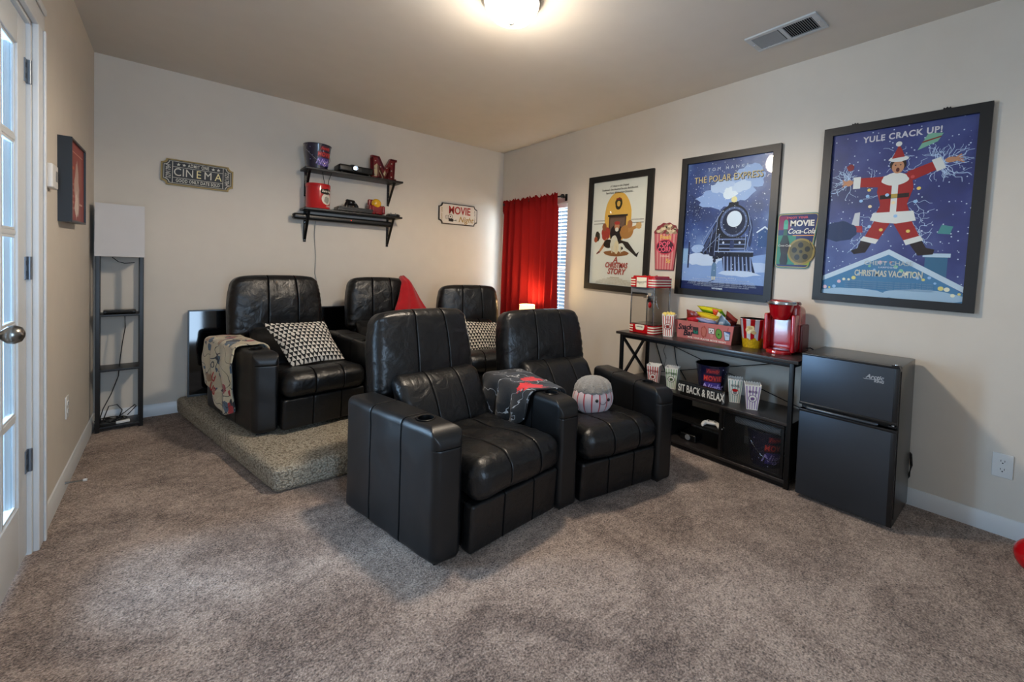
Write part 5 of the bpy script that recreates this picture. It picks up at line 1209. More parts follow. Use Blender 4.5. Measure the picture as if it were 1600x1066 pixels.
it=[(0,rect(-.075,-.030,.040,.092),pm('3A2E30')),(1,rect(-.070,-.035,.045,.066),pm('1F6E5C')),(2,ell(-.052,.060,.006,.007,10),pm('12403A')),(0,blob(.012,.066,.024,.040,5,18,.5),pm('9A4A3C')),(1,blob(.012,.068,.016,.032,9,16,.6),pm('B5685A')),
 (0,rect(.045,.092,.058,.100),pm('3A2E30')),(1,rect(.048,.088,.061,.097),pm('D6D0CC')),(2,ell(.060,.082,.004,.005,8),pm('221A1A')),(2,ell(.078,.082,.004,.005,8),pm('221A1A')),(2,ell(.068,.068,.007,.004,10),pm('221A1A')),(1,[(.058,.058),(.082,.058),(.078,.032),(.062,.032)],pm('C9807A')),
 (0,blob(.122,.066,.025,.036,15,18,.2),pm('2E3A1E')),(1,blob(.122,.066,.021,.032,15,18,.2),pm('5E8E3A')),(2,ell(.122,.062,.005,.006,10),pm('1C2A14')),(0,[(.155,.090),(.205,.090),(.198,.030),(.165,.025)],pm('2E3038')),(1,[(.159,.086),(.201,.086),(.195,.034),(.168,.030)],pm('B5C3D6')),(2,[(.165,.086),(.201,.086),(.199,.072)],pm('4A5E9A')),(2,ell(.176,.062,.003,.004,8),pm('221A1A')),(2,ell(.188,.062,.003,.004,8),pm('221A1A')),(0,[(.183,.092),(.187,.092),(.193,.118),(.189,.118)],pm('8A2E2E'))]
onf(layers(sc,'snack_print',it,y0=-.0008,dy=.0003))
def pouch(loc,rot,w_,h_,t_,cols,label,name='snack_bag'):
    V=[];F=[];mi=[]; NX,NZ=14,18
    for s2 in (-1,1):
        for j in range(NZ+1):
            v=-1+2*j/NZ
            for i in range(NX+1):
                u=-1+2*i/NX
                e=max(0,1-abs(u)**2.6)**.6*max(0,1-(abs(v)/.90)**3)**.55 if abs(v)<.90 else 0
                cz=noise.noise(Vector((u*3+loc[1]*9,v*3,s2*2)))*.006*e+(.0015*math.sin(u*40) if abs(v)>.9 else 0)
                V.append((u*w_/2*(1-.05*(1-v*v)),s2*(e*t_/2+.0006)+cz,v*h_/2))
    o_=(NX+1)*(NZ+1)
    for s2 in (0,1):
        for j in range(NZ):
            for i in range(NX):
                a=s2*o_+j*(NX+1)+i; q=[a,a+1,a+NX+2,a+NX+1]; F.append(q if s2==0 else q[::-1]); v=(j+.5)/NZ; u=(i+.5)/NX
                k=0
                if len(cols)>1 and .30<v+.25*math.sin(u*3)<.60: k=1
                if len(cols)>2 and (v-.5)**2*1.5+(u-.5)**2<.04: k=2
                if len(cols)>3 and v>.82: k=3
                mi.append(k)
    o=mesh(name,V,F,[mat('foil_'+c,c,.25,coat=.6,bump=.15,bscale=30) for c in cols],None,True,mi)
    o.location=loc; o.rotation_euler=rot
    tag(o,label,'snack bag','snack bags piled in the pink crate'); return o
R0=-PI/2
pouch((3.30,-2.705,.885),(.35,.15,R0+.1),.115,.120,.035,['7E2A1E','C98A5A','5A1A14'],'maroon snack bag at the left of the pile in the pink crate')
pouch((3.275,-2.735,.860),(.5,-.2,R0),.110,.095,.030,['B5202A','E0C8B0','E8D8C8'],'red and cream snack bag low at the left end of the crate')
pouch((3.315,-2.835,.950),(.95,.06,R0-.05),.195,.100,.040,['8CC822','8CC822','6EA818','D8D028'],'lime green snack bag on top of the pile in the crate')
pouch((3.272,-2.840,.908),(.95,.12,R0),.175,.100,.042,['E0A81E','C8501E','7A2A1A','E8C82A'],'yellow and orange snack bag just under the lime green one')
pouch((3.262,-2.838,.878),(1.1,.08,R0),.150,.085,.034,['B5B8DC','7A86C8','C8501E'],'lilac and blue snack bag below the yellow one')
pouch((3.300,-2.800,.850),(.7,0,R0),.16,.10,.035,['0C0C0E','1A1A1C'],'black snack bag in the middle of the crate')
pouch((3.285,-2.925,.880),(.5,-.6,R0-.2),.100,.110,.030,['8CA0B0','5C7688','C8D0D4'],'pale blue-grey snack bag leaning at the right of the pile')
pouch((3.310,-2.975,.888),(.45,.55,R0-.15),.100,.140,.034,['4A1612','6E8AB8','9A4A2A','7A2A1E'],'dark brown snack bag with a blue band, rightmost in the crate')
pouch((3.268,-2.775,.868),(.3,.4,R0),.055,.070,.020,['2E8A6E','5CB898'],'small teal green snack packet in the crate')
pouch((3.255,-2.905,.905),(.3,.55,R0),.030,.110,.012,['D8C8A0','C8A878'],'thin cream snack packet standing up in the crate')
pouch((3.285,-2.880,.945),(.5,.1,R0),.045,.055,.016,['D8502A','D8502A'],'small orange-red snack packet on top of the lime bag')
# ---- striped popcorn tub
def tub_mat():
    m=mat('tub_print','C8C4C0',.35,coat=.4); N,Lk,b=nodes(m)
    for l in list(b.inputs['Base Color'].links): Lk.remove(l)
    tc=N.new('ShaderNodeTexCoord'); sp=N.new('ShaderNodeSeparateXYZ'); Lk.new(tc.outputs['Object'],sp.inputs[0])
    at=N.new('ShaderNodeMath'); at.operation='ARCTAN2'; Lk.new(sp.outputs[0],at.inputs[0]); Lk.new(sp.outputs[1],at.inputs[1])
    mu=N.new('ShaderNodeMath'); mu.operation='MULTIPLY'; mu.inputs[1].default_value=9; Lk.new(at.outputs[0],mu.inputs[0]); si=N.new('ShaderNodeMath'); si.operation='SINE'; Lk.new(mu.outputs[0],si.inputs[0])
    g=N.new('ShaderNodeMath'); g.operation='GREATER_THAN'; g.inputs[1].default_value=0; Lk.new(si.outputs[0],g.inputs[0])
    mx=N.new('ShaderNodeMix'); mx.data_type='RGBA'; mx.inputs[6].default_value=lin('DAD6D4'); mx.inputs[7].default_value=lin('B80E16'); Lk.new(g.outputs[0],mx.inputs[0])
    n=N.new('ShaderNodeTexNoise'); n.inputs['Scale'].default_value=30; Lk.new(tc.outputs['Object'],n.inputs['Vector'])
    ad=N.new('ShaderNodeMath'); ad.operation='MULTIPLY_ADD'; ad.inputs[1].default_value=.05; Lk.new(n.outputs[0],ad.inputs[0]); Lk.new(sp.outputs[2],ad.inputs[2])
    l2=N.new('ShaderNodeMath'); l2.operation='LESS_THAN'; l2.inputs[1].default_value=.085; Lk.new(ad.outputs[0],l2.inputs[0])
    v=N.new('ShaderNodeTexVoronoi'); v.inputs['Scale'].default_value=80; Lk.new(tc.outputs['Object'],v.inputs['Vector']); cr=N.new('ShaderNodeValToRGB'); cr.color_ramp.elements[0].color=lin('E8B81E'); cr.color_ramp.elements[1].color=lin('B88A10'); Lk.new(v.outputs['Distance'],cr.inputs[0])
    m2=N.new('ShaderNodeMix'); m2.data_type='RGBA'; Lk.new(l2.outputs[0],m2.inputs[0]); Lk.new(mx.outputs[2],m2.inputs[6]); Lk.new(cr.outputs[0],m2.inputs[7])
    Lk.new(m2.outputs[2],b.inputs['Base Color']); return m
tu=empty('popcorn_tub',(3.285,-3.140,TZ+.0005),-PI/2+.9,label='round red and white striped popcorn tub with a yellow base, beside the coffee maker',cat='tub')
mb=MB(); mb.lathe([(0,0),(.056,0),(.058,.003),(.080,.182),(.083,.184),(.083,.188),(.079,.188)],(0,0,0),tub_mat(),40); mb.lathe([(.079,.188),(.078,.182),(.056,.006),(0,.006)],(0,0,0),STR,40); mb.build('tub_body',tu)
Rb=lambda z:.058+.022*z/.182
def patchR(mb,P,m_,k):
    c=(sum(p_[0] for p_ in P)/len(P),sum(p_[1] for p_ in P)/len(P)); n=len(P); V=[];F=[]
    for q in range(4):
        for p_ in P:
            X=c[0]+(p_[0]-c[0])*q/3; Z=c[1]+(p_[1]-c[1])*q/3; R_=Rb(Z)+k; t=X/Rb(Z); V.append((R_*math.sin(t),-R_*math.cos(t),Z))
    for q in range(3):
        for i in range(n): F.append([q*n+i,q*n+(i+1)%n,(q+1)*n+(i+1)%n,(q+1)*n+i])
    mb.add(V,F,m_)
mb=MB(); rq=random.Random(9)
for k in range(12): patchR(mb,blob(-.045+rq.uniform(-.025,.025),.120+rq.uniform(-.022,.022),.012,.010,k,10,.5),pm(('E0D2A8','C8B078','D8C090','B89A6A')[k%4]),.0006+k*.0001)
mb.build('popcorn_print',tu)
# ---- coffee maker
km=empty('coffee_maker',(3.285,-3.325,TZ+.0005),-PI/2,label='glossy red single-cup coffee maker at the right end of the table',cat='coffee maker')
KR=mat('coffee_red','A30A16',.16,coat=.8); KRD=mat('coffee_dark_red','5A0812',.3,coat=.4)
V,F=rbox(.092,.075,.152,.035,4,.03)
mesh('rear_body',[(v.x*(1-.04*max(0,v.z)/.152),v.y+.055,v.z+.155-(.022*max(0,(v.y+.02))/.09 if v.z>.1 else 0)) for v in V],F,KR,km)
mb=MB(); mb.lathe([(0,0),(.060,0),(.062,.012),(.058,.020),(0,.020)],(0,-.055,.0),KR,36,sx=1.22,sy=1.05); mb.build('drip_base',km)
mb=MB(); mb.lathe([(0,0),(.050,0),(.052,.006),(0,.007)],(0,-.060,.020),KRD,32,sx=1.2,sy=.9)
mb.build('drip_tray',km)
mb=MB()
for s2 in (-1,1): mb.box(s2*.078-.012,s2*.078+.012,-.075,.0,.01,.24,KR,.010)
mb.build('side_column',km,'stuff')
mb=MB(); mb.lathe([(0,0),(.034,0),(.050,.03),(.060,.085),(.064,.095),(0,.095)],(0,-.055,.205),KR,36,sx=1.18,sy=1.0); mb.build('brew_head',km)
mb=MB(); mb.lathe([(.064,.298),(.071,.300),(.073,.310),(.069,.318),(.060,.319)],(0,-.053,0),STEEL,40,sx=1.18,sy=1.02); mb.build('silver_handle',km)
mb=MB(); mb.lathe([(.0,.330),(.040,.328),(.060,.318),(.061,.310),(0,.309)],(0,-.050,0),KR,36,sx=1.18,sy=1.05); mb.build('lid',km)
mb=MB(); V,F=rbox(.075,.028,.012,.01,3,.03); mb.add([(v.x,v.y+.045,v.z+.304) for v in V],F,KRD,True); mb.build('button_panel',km)
V,F=rbox(.012,.060,.085,.010,3,.03); mesh('water_tank',[(v.x+.094,v.y+.07,v.z+.092) for v in V],F,KRD,km)
mb=MB(); mb.lathe([(0,0),(.004,.0),(.003,.002)],(0,0,0),mat('white_led','FFFFFF',.3,emit='FFFFFF',es=2),8,tf=Matrix.Translation((-.010,-.120,.012))@Matrix.Rotation(PI/2,4,'X')); mb.build('indicator_light',km)
mb=MB(); mb.tube([(3.37,-3.425,TZ+.03),(3.385,-3.45,TZ+.035),(3.395,-3.475,TZ+.02),(3.40,-3.495,TZ+.006)],.004,CABLE,8); tag(mb.build('cable'),'short black power cable curling out behind the red coffee maker','cable')
mb=MB(); mb.tube([(3.415,-2.28,.724),(3.432,-2.31,.60),(3.43,-2.36,.48),(3.425,-2.42,.39)],.004,CABLE,8); tag(mb.build('cable'),'black cable hanging behind the table below the popcorn machine, leftmost','cable')
mb=MB(); mb.tube([(3.432,-2.47,.724),(3.43,-2.475,.62),(3.425,-2.50,.50),(3.41,-2.60,.39)],.004,CABLE,8); tag(mb.build('cable'),'black cable hanging behind the table below the popcorn-filled box','cable')
mb=MB(); mb.tube([(3.436,-2.39,.724),(3.436,-2.395,.64),(3.435,-2.37,.58),(3.434,-2.40,.52),(3.432,-2.385,.45)],.002,CABLE,6); tag(mb.build('cable'),'thin curly black wire behind the left end of the table','cable')

# ============================================================ FRIDGE
FX,FY0,FY1,FT=3.022,-3.945,-3.520,.800
fg=empty('mini_fridge',(0,0,0),label='black two-door mini fridge against the right wall, beside the table',cat='fridge')
FBK=mat('fridge_black','151618',.32,coat=.25); FDR=mat('fridge_brushed_door','4C535C',.36,metal=.85,bump=.02,bscale=400)
mb=MB(); mb.box(FX+.040,3.410,FY0,FY1,.018,FT,FBK,.004); mb.build('cabinet',fg)
SP=.508
def fdoor(z0,z1,nm):
    mb=MB(); mb.box(FX,FX+.034,FY0+.001,FY1-.001,z0,z1,FDR,.004); d_=mb.build(nm,fg)
    mb=MB(); mb.box(FX+.034,FX+.040,FY0+.008,FY1-.008,z0+.006,z1-.006,DARK); mb.build('door_seal',d_)
    mb=MB(); mb.box(FX-.0006,FX+.033,FY0-.0006,FY0+.022,z0-.0004,z1+.0004,BLKP,.003); mb.build('side_trim',d_)
    return d_
u_=fdoor(SP+.012,FT-.006,'freezer_door'); l_=fdoor(.022,SP-.012,'fridge_door')
for d_,z0,z1 in ((u_,SP+.012,SP+.026),(l_,SP-.026,SP-.012)):
    mb=MB(); mb.box(FX-.003,FX+.033,FY0+.0,FY1-.0,z0,z1,BLKP,.003); mb.build('edge_trim',d_)
mb=MB(); mb.tube([(FX-.004,FY0+.075,SP-.001),(FX-.010,FY0+.085,SP-.001),(FX-.010,FY1-.050,SP-.001),(FX-.004,FY1-.040,SP-.001)],.0085,FDR,12); mb.build('handle',fg)
mb=MB(); mb.box(FX-.002,FX+.034,FY0+.001,FY1-.001,FT-.008,FT+.001,BLKP,.003); mb.build('top_trim',fg)
for z in (FT+.003,SP):
    mb=MB(); mb.box(FX+.004,FX+.050,FY0+.004,FY0+.034,z-.003,z+.004,BLKP,.001); mb.lathe([(0,0),(.008,0),(.007,.006),(0,.007)],(FX+.016,FY0+.018,z+.002),STEEL,12); mb.build('hinge',fg)
mb=MB(); mb.tube([(FX+.02,FY0-.0015,.06),(FX+.02,FY0-.0015,FT-.02)],.003,BLKP,6); mb.build('side_gasket',fg)
lg=empty('logo_anchor',(0,0,0)); bpy.data.objects.remove(lg)
LGS=mat('silver_logo','B9BEC4',.3,metal=.6)
def fr_text(s,size,y,z,sh):
    o=text(s,size,LGS,None,0,0,0,shear=sh,bold=.0006); o.parent=u_; o.location=(FX-.0012,y,z); o.rotation_euler=(0,0,-PI/2); return o
fr_text('Arctic',.028,-3.848,.735,.3); fr_text('KING',.016,-3.866,.716,.2)
mb=MB(); mb.add([(FX-.0012,-3.800,.722),(FX-.0012,-3.865,.7255),(FX-.0012,-3.865,.7235),(FX-.0012,-3.810,.7195)],[[0,1,2,3]],LGS); mb.build('logo_swoosh',u_)
for x in (FX+.07,3.38):
    for y in (FY0+.04,FY1-.04):
        mb=MB(); mb.lathe([(0,0),(.016,0),(.014,.019),(0,.019)],(x,y,0),BLKP,14); mb.build('foot',fg)
mb=MB(); mb.tube([(3.412,-3.93,.30),(3.424,-3.948,.28),(3.427,-3.952,.22),(3.422,-3.945,.16),(3.412,-3.93,.13)],.006,CABLE,8); mb.build('rear_cord',fg)

# ============================================================ TEXTILES
def tri_mat():
    m=mat('triangle_print','1A1A1A',.85,bump=.2,bscale=300); N,Lk,b=nodes(m)
    for l in list(b.inputs['Base Color'].links): Lk.remove(l)
    uv=N.new('ShaderNodeTexCoord'); sp=N.new('ShaderNodeSeparateXYZ'); Lk.new(uv.outputs['UV'],sp.inputs[0])
    def mth(op,a,b_=None,v=None):
        n=N.new('ShaderNodeMath'); n.operation=op; Lk.new(a,n.inputs[0])
        if b_ is not None: Lk.new(b_,n.inputs[1])
        if v is not None: n.inputs[1].default_value=v
        return n.outputs[0]
    X=mth('MULTIPLY',sp.outputs[0],v=13); Y=mth('MULTIPLY',sp.outputs[1],v=12)
    row=mth('FLOOR',Y); off=mth('MULTIPLY',row,v=.37); X2=mth('ADD',X,off)
    fx=mth('FRACT',X2); fy=mth('FRACT',Y)
    a=mth('ABSOLUTE',mth('SUBTRACT',fx,v=.5)); a=mth('MULTIPLY',a,v=2.15); s_=mth('ADD',a,fy); g=mth('LESS_THAN',s_,v=.98)
    cell=mth('FLOOR',X2); k=mth('ADD',mth('MULTIPLY',cell,v=7.31),mth('MULTIPLY',row,v=3.77)); k=mth('FRACT',mth('MULTIPLY',mth('SINE',k),v=91.7))
    flip=mth('LESS_THAN',k,v=.22)
    big=mth('LESS_THAN',mth('ADD',a,mth('ABSOLUTE',mth('SUBTRACT',fy,v=.5))),v=.85)
    mx0=N.new('ShaderNodeMix'); Lk.new(flip,mx0.inputs[0]); Lk.new(g,mx0.inputs[2]); Lk.new(big,mx0.inputs[3])
    mx=N.new('ShaderNodeMix'); mx.data_type='RGBA'; mx.inputs[6].default_value=lin('121213'); mx.inputs[7].default_value=lin('CFC8BC'); Lk.new(mx0.outputs[0],mx.inputs[0]); Lk.new(mx.outputs[2],b.inputs['Base Color']); return m
TRI=tri_mat()
def pillow(TL,TR,BR,BL,t_,label,group,seed=0):
    TL,TR,BR,BL=[Vector(p) for p in (TL,TR,BR,BL)]; nn=((TR-TL).cross(TL-BL)).normalized(); s=2; cen=(TL+TR+BR+BL)/4
    V=[];F=[];UV=[]; N_=26
    for s2 in (-1,1):
        for j in range(N_+1):
            v=-1+2*j/N_
            for i in range(N_+1):
                u=-1+2*i/N_
                e=(max(0,1-u*u)**.55)*(max(0,1-v*v)**.55); pin=1-.06*(1-abs(u*v))*max(abs(u),abs(v))**2
                n=noise.noise(Vector((u*1.6+seed,v*1.6,s2)))*.012*e
                V.append((u*s/2*pin,s2*(e*t_/2+.001)+n,v*s/2*pin)); UV.append(((u+1)/2,(v+1)/2))
    o_=(N_+1)**2
    for s2 in (0,1):
        for j in range(N_):
            for i in range(N_):
                a=s2*o_+j*(N_+1)+i; q=[a,a+1,a+N_+2,a+N_+1]; F.append(q if s2==0 else q[::-1])
    W3=[]
    for v in V:
        a,b_=(v[0]+1)/2,(v[2]+1)/2; W3.append(BL.lerp(BR,a).lerp(TL.lerp(TR,a),b_)-nn*v[1]*-1-cen)
    o=mesh('throw_pillow',W3,F,TRI,None,True,uv=UV); o.location=cen
    # piping
    tag(o,label,'pillow',group); return o
pillow((.884,-.86,.772),(1.267,-.88,.768),(1.352,-1.09,.515),(1.018,-1.09,.500),.12,'black and white triangle-print pillow on the left recliner of the back row','triangle-print pillows',0)
pillow((2.316,-1.02,.733),(2.691,-1.08,.700),(2.660,-1.21,.430),(2.333,-1.18,.447),.11,'black and white triangle-print pillow on the right recliner of the back row','triangle-print pillows',5)

def drape(name,Q,zt,v0,v1,lenL,lenR,m_,th=.008,seed=0,fold=.014,NV_=46,NS=70,skew=0,lift=.006,hs=0):
    "cloth over an arm: Q plan quad; lenL(v), lenR(v) hanging lengths on its left and right side"
    FL,FR,BL,BR=[Vector(p_) for p_ in Q]
    V=[];F=[];UV=[]
    for j in range(NV_+1):
        q=j/NV_; 
        for i in range(NS+1):
            s=i/NS
            v=v0+(v1-v0)*q-hs*(1-q)*s
            LL,LR=lenL(q),lenR(q)
            wd=((FR-FL).length*(1-v)+(BR-BL).length*v)
            tot=LL+wd+LR; d=s*tot
            out=.016
            if d<LL: h=LL-d; u=0; hang=h; side=-1
            elif d>LL+wd: h=d-LL-wd; u=1; hang=h; side=1
            else: u=(d-LL)/wd; h=0; hang=0; side=0
            vv=v+skew*hang+ .012*math.sin(s*9+seed)
            p=bil(FL,FR,BL,BR,u,vv); perp=(FR-FL).normalized()
            r_=.030; z=zt+lift
            # rounded shoulder
            if side!=0:
                z-=h; p=p+perp*side*out
                if h<r_: k=math.sqrt(max(0,1-(1-h/r_)**2)); z=zt+lift-r_*(1-math.sqrt(max(0,1-k*k)))-0; z=zt+lift-h*.8; p=p-perp*side*(out*(1-k))
                amp=fold*min(1,hang/.12); ph=q*2*PI*3.2+seed+1.5*hang*5
                p=p+perp*side*(amp*(1+math.sin(ph))+.01*noise.noise(Vector((q*5,hang*9,seed))))
                fw_=(FL-BL).normalized(); p=p+fw_*(.008*math.cos(ph)*min(1,hang/.1))
            else:
                z+=.006*max(0,noise.noise(Vector((q*7,u*3,seed))))+.012*max(0,math.sin(q*PI*5+seed))*.5
            V.append((p.x,p.y,z)); UV.append((d,q*(v1-v0)*.75))
    for j in range(NV_):
        for i in range(NS): F.append([j*(NS+1)+i,j*(NS+1)+i+1,(j+1)*(NS+1)+i+1,(j+1)*(NS+1)+i])
    o=mesh(name,V,F,m_,None,True,uv=UV)
    md=o.modifiers.new('s','SOLIDIFY'); md.thickness=th; md.offset=1
    return o
def cream_mat():
    m=mat('cream_print_fleece','B5A88C',.9,sheen=.3,bump=.3,bscale=200); N,Lk,b=nodes(m)
    for l in list(b.inputs['Base Color'].links): Lk.remove(l)
    tc=N.new('ShaderNodeTexCoord'); 
    n=N.new('ShaderNodeTexNoise'); n.inputs['Scale'].default_value=14; n.inputs['Detail'].default_value=2; Lk.new(tc.outputs['Object'],n.inputs['Vector'])
    mp=N.new('ShaderNodeMix'); mp.data_type='RGBA'; mp.inputs[0].default_value=.06; Lk.new(tc.outputs['Object'],mp.inputs[6]); Lk.new(n.outputs['Color'],mp.inputs[7])
    v=N.new('ShaderNodeTexVoronoi'); v.inputs['Scale'].default_value=21; Lk.new(mp.outputs[2],v.inputs['Vector'])
    sp=N.new('ShaderNodeSeparateColor'); Lk.new(v.outputs['Color'],sp.inputs[0])
    cr=N.new('ShaderNodeValToRGB'); cr.color_ramp.interpolation='CONSTANT'; Lk.new(sp.outputs[0],cr.inputs[0])
    e=cr.color_ramp.elements; e[0].position=0; e[0].color=lin('BFB294'); e[1].position=.55; e[1].color=lin('3C5468')
    for p_,c in ((.64,'BFB294'),(.70,'9C1E20'),(.78,'C9BEA0'),(.84,'1E2028'),(.89,'9A7A5A'),(.95,'B8AC90')):
        k=cr.color_ramp.elements.new(p_); k.color=lin(c)
    ls=N.new('ShaderNodeMath'); ls.operation='LESS_THAN'; ls.inputs[1].default_value=.66; Lk.new(v.outputs['Distance'],ls.inputs[0])
    mx=N.new('ShaderNodeMix'); mx.data_type='RGBA'; mx.inputs[6].default_value=lin('C2B598'); Lk.new(ls.outputs[0],mx.inputs[0]); Lk.new(cr.outputs[0],mx.inputs[7])
    n3=N.new('ShaderNodeTexNoise'); n3.inputs['Scale'].default_value=9; n3.inputs['Detail'].default_value=1; Lk.new(tc.outputs['Object'],n3.inputs['Vector'])
    s1=N.new('ShaderNodeMath'); s1.operation='SUBTRACT'; s1.inputs[1].default_value=.5; Lk.new(n3.outputs[0],s1.inputs[0]); s2=N.new('ShaderNodeMath'); s2.operation='ABSOLUTE'; Lk.new(s1.outputs[0],s2.inputs[0]); s3=N.new('ShaderNodeMath'); s3.operation='LESS_THAN'; s3.inputs[1].default_value=.010; Lk.new(s2.outputs[0],s3.inputs[0])
    m2=N.new('ShaderNodeMix'); m2.data_type='RGBA'; Lk.new(s3.outputs[0],m2.inputs[0]); Lk.new(mx.outputs[2],m2.inputs[6]); m2.inputs[7].default_value=lin('22242C')
    Lk.new(m2.outputs[2],b.inputs['Base Color']); return m
QA=((.785,-1.29,0),(.918,-1.311,0),(.60,-.52,0),(.76,-.50,0))
QA=[(x,y) for x,y,_ in QA]; 
def V2(Q): return [(x,y,0) for x,y in Q]
cb=drape('throw_blanket',V2(QA),zp+.515,.30,.95,lambda q:.40+.06*math.sin(q*5)-.05*q,lambda q:.17-.05*q,cream_mat(),seed=1,fold=.012,skew=-.10)
tag(cb,'cream printed fleece throw with red letters hanging over the left back-row armrest','blanket')
for s_t,yy,zz,sz in (('U',-.880,.440,.085),('US',-.865,.365,.080)):
    o=text(s_t,sz,pm('A81E22'),cb,0,0,0,shear=.2,bold=.002,rot=-.45); fx=.60+(.785-.60)*((-.52-yy)/.77)
    o.location=(fx-.070,yy,zz); o.rotation_euler=(0,0,-PI/2+.24)
def black_mat():
    m=mat('black_print_fleece','101012',.8,sheen=.2,bump=.2,bscale=200); N,Lk,b=nodes(m)
    for l in list(b.inputs['Base Color'].links): Lk.remove(l)
    tc=N.new('ShaderNodeTexCoord')
    n3=N.new('ShaderNodeTexNoise'); n3.inputs['Scale'].default_value=7; n3.inputs['Detail'].default_value=3; Lk.new(tc.outputs['UV'],n3.inputs['Vector'])
    s1=N.new('ShaderNodeMath'); s1.operation='SUBTRACT'; s1.inputs[1].default_value=.5; Lk.new(n3.outputs[0],s1.inputs[0]); s2=N.new('ShaderNodeMath'); s2.operation='ABSOLUTE'; Lk.new(s1.outputs[0],s2.inputs[0]); s3=N.new('ShaderNodeMath'); s3.operation='LESS_THAN'; s3.inputs[1].default_value=.006; Lk.new(s2.outputs[0],s3.inputs[0])
    mx=N.new('ShaderNodeMix'); mx.data_type='RGBA'; mx.inputs[6].default_value=lin('0E0E10'); mx.inputs[7].default_value=lin('A8A8AA'); Lk.new(s3.outputs[0],mx.inputs[0]); last=mx.outputs[2]
    nd=N.new('ShaderNodeTexNoise'); nd.inputs['Scale'].default_value=34; nd.inputs['Detail'].default_value=3; Lk.new(tc.outputs['UV'],nd.inputs['Vector'])
    for (cx,cy,r) in ((.335,.20,.060),(.235,.075,.058)):
        vs_=N.new('ShaderNodeVectorMath'); vs_.operation='DISTANCE'; Lk.new(tc.outputs['UV'],vs_.inputs[0]); vs_.inputs[1].default_value=(cx,cy,0)
        a=N.new('ShaderNodeMath'); a.operation='MULTIPLY_ADD'; a.inputs[1].default_value=.10; Lk.new(nd.outputs[0],a.inputs[0]); Lk.new(vs_.outputs['Value'],a.inputs[2])
        l=N.new('ShaderNodeMath'); l.operation='LESS_THAN'; l.inputs[1].default_value=r+.045; Lk.new(a.outputs[0],l.inputs[0])
        q=N.new('ShaderNodeMix'); q.data_type='RGBA'; Lk.new(l.outputs[0],q.inputs[0]); Lk.new(last,q.inputs[6]); q.inputs[7].default_value=lin('D01A1E'); last=q.outputs[2]
    Lk.new(last,b.inputs['Base Color']); return m
QC=[(1.853,-2.850),(1.970,-2.862),(1.85,-2.17),(2.09,-2.19)]
bb=drape('throw_blanket',V2(QC),.560,.36,.98,lambda q:.16+.10*q+.03*math.sin(q*6),lambda q:.10,black_mat(),seed=3,fold=.012,skew=.15,hs=.13)
tag(bb,'black fleece throw with red figures draped over the middle front armrest','blanket')
# red plush cloth on the middle headrest
PR=mat('red_plush','A8101A',.95,sheen=.15,bump=.4,bscale=250,var=.25,vscale=20)
V=[];F=[];NJ,NI=34,26
for j in range(NJ+1):
    t=j/NJ
    for i in range(NI+1):
        u=-1+2*i/NI
        wl=.02+.17*t**.9; wr_=.02+.20*t**1.0
        x=1.985+(u*(wr_ if u>0 else wl)); z=1.095-.40*t-.012*(u*u)*(1-t)+.004*math.sin(u*7)
        y=-.66-.14*t+.010*math.sin(u*8+t*2)*min(1,t*2)+.05*u*u*(1 if u>0 else .2)+.015*noise.noise(Vector((u*2,t*3,1)))
        if t<.10: y+=.10*(.10-t)/.10
        V.append((x,y,z))
for j in range(NJ):
    for i in range(NI): F.append([j*(NI+1)+i,j*(NI+1)+i+1,(j+1)*(NI+1)+i+1,(j+1)*(NI+1)+i])
o=mesh('red_blanket',V,F,PR); md=o.modifiers.new('s','SOLIDIFY'); md.thickness=.012
tag(o,'plain red plush blanket peaked over the corner of the middle back-row headrest','blanket')
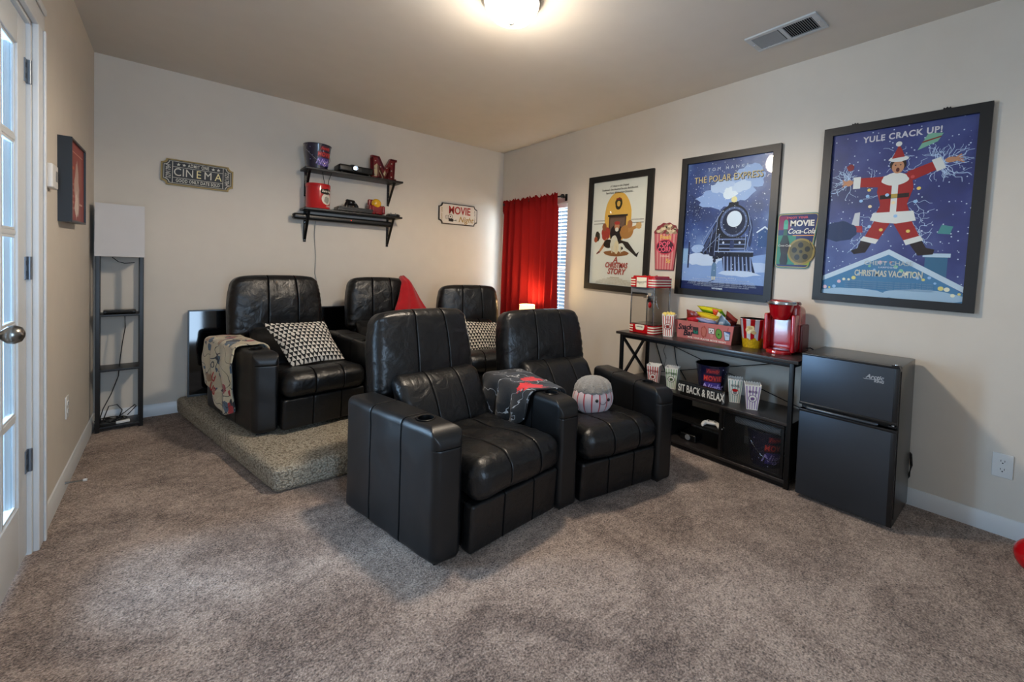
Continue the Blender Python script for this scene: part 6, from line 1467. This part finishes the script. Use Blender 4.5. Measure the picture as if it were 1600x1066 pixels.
# popcorn plush on the right front recliner
pl_=empty('popcorn_plush',(2.295,-2.650,.378),-.45,label='round popcorn plush with red stripes and grey fuzzy top on a front seat',cat='plush toy',scale=.88)
PW=mat('plush_white','C9B9BC',.9,sheen=.5,bump=.2,bscale=300); PRS=mat('plush_red','B5303C',.9,sheen=.5,bump=.2,bscale=300); PG=mat('plush_grey_fuzz','8C857C',1,sheen=.6,bump=.9,bscale=160,var=.2,vscale=60)
V=[];F=[];mi=[];NA,NB=96,26
def PRf(a,b_): # a angle, b 0..1 from bottom to top
    ph=PI*b_; r=.140*math.sin(ph)**.72; z=.095-.105*math.cos(ph)
    return Vector((r*math.sin(a)*1.0,-r*math.cos(a)*.82,z+.0))
for j in range(NB+1):
    for i in range(NA):
        V.append(PRf(2*PI*i/NA,j/NB*.80))
for j in range(NB):
    for i in range(NA):
        F.append([j*NA+i,j*NA+(i+1)%NA,(j+1)*NA+(i+1)%NA,(j+1)*NA+i]); mi.append(1 if i%6==0 or i%6==5 and False else (1 if i%6==0 else 0))
mesh('plush_body',V,F,[PW,PRS],pl_,True,mi)
V=[];F=[];NB2=22
for j in range(NB2+1):
    t=j/NB2
    for i in range(NA):
        a=2*PI*i/NA; ph=PI/2*t; r=(.128+.004*math.sin(a*14))*math.cos(ph)**.8 if t<1 else 0
        n=1+.05*noise.noise(Vector((math.cos(a)*9,math.sin(a)*9,t*8)))
        if t==0: r*=.93
        V.append((r*n*math.sin(a),-r*n*math.cos(a)*.85,.142+.098*math.sin(ph)-(.006 if t==0 else 0)))
for j in range(NB2):
    for i in range(NA): F.append([j*NA+i,j*NA+(i+1)%NA,(j+1)*NA+(i+1)%NA,(j+1)*NA+i])
mesh('fuzzy_top',V,F,PG,pl_)
for a in (-.12,.52):
    p_=PRf(a,.53); mb=MB(); mb.lathe([(.011*math.sin(PI*k/8),-.011*math.cos(PI*k/8)) for k in range(9)],tuple(p_),BLKP,14); mb.build('eye',pl_)
mb=MB(); mb.tube([PRf(.20+.16*math.cos(t_),.50-.05*math.sin(t_))+Vector((0,-.002,0)) for t_ in [PI*k/8 for k in range(9)]],.0016,BLKP,5); mb.build('smile',pl_)
# red ball at the right edge
mb=MB(); R_=.075; mb.lathe([(R_*math.sin(PI*k/18),-R_*math.cos(PI*k/18)) for k in range(19)],(0,0,0),RED,32); o=mb.build('red_ball'); o.location=(3.150,-4.412,R_); tag(o,'red ball on the carpet at the right edge, below the outlet','ball')
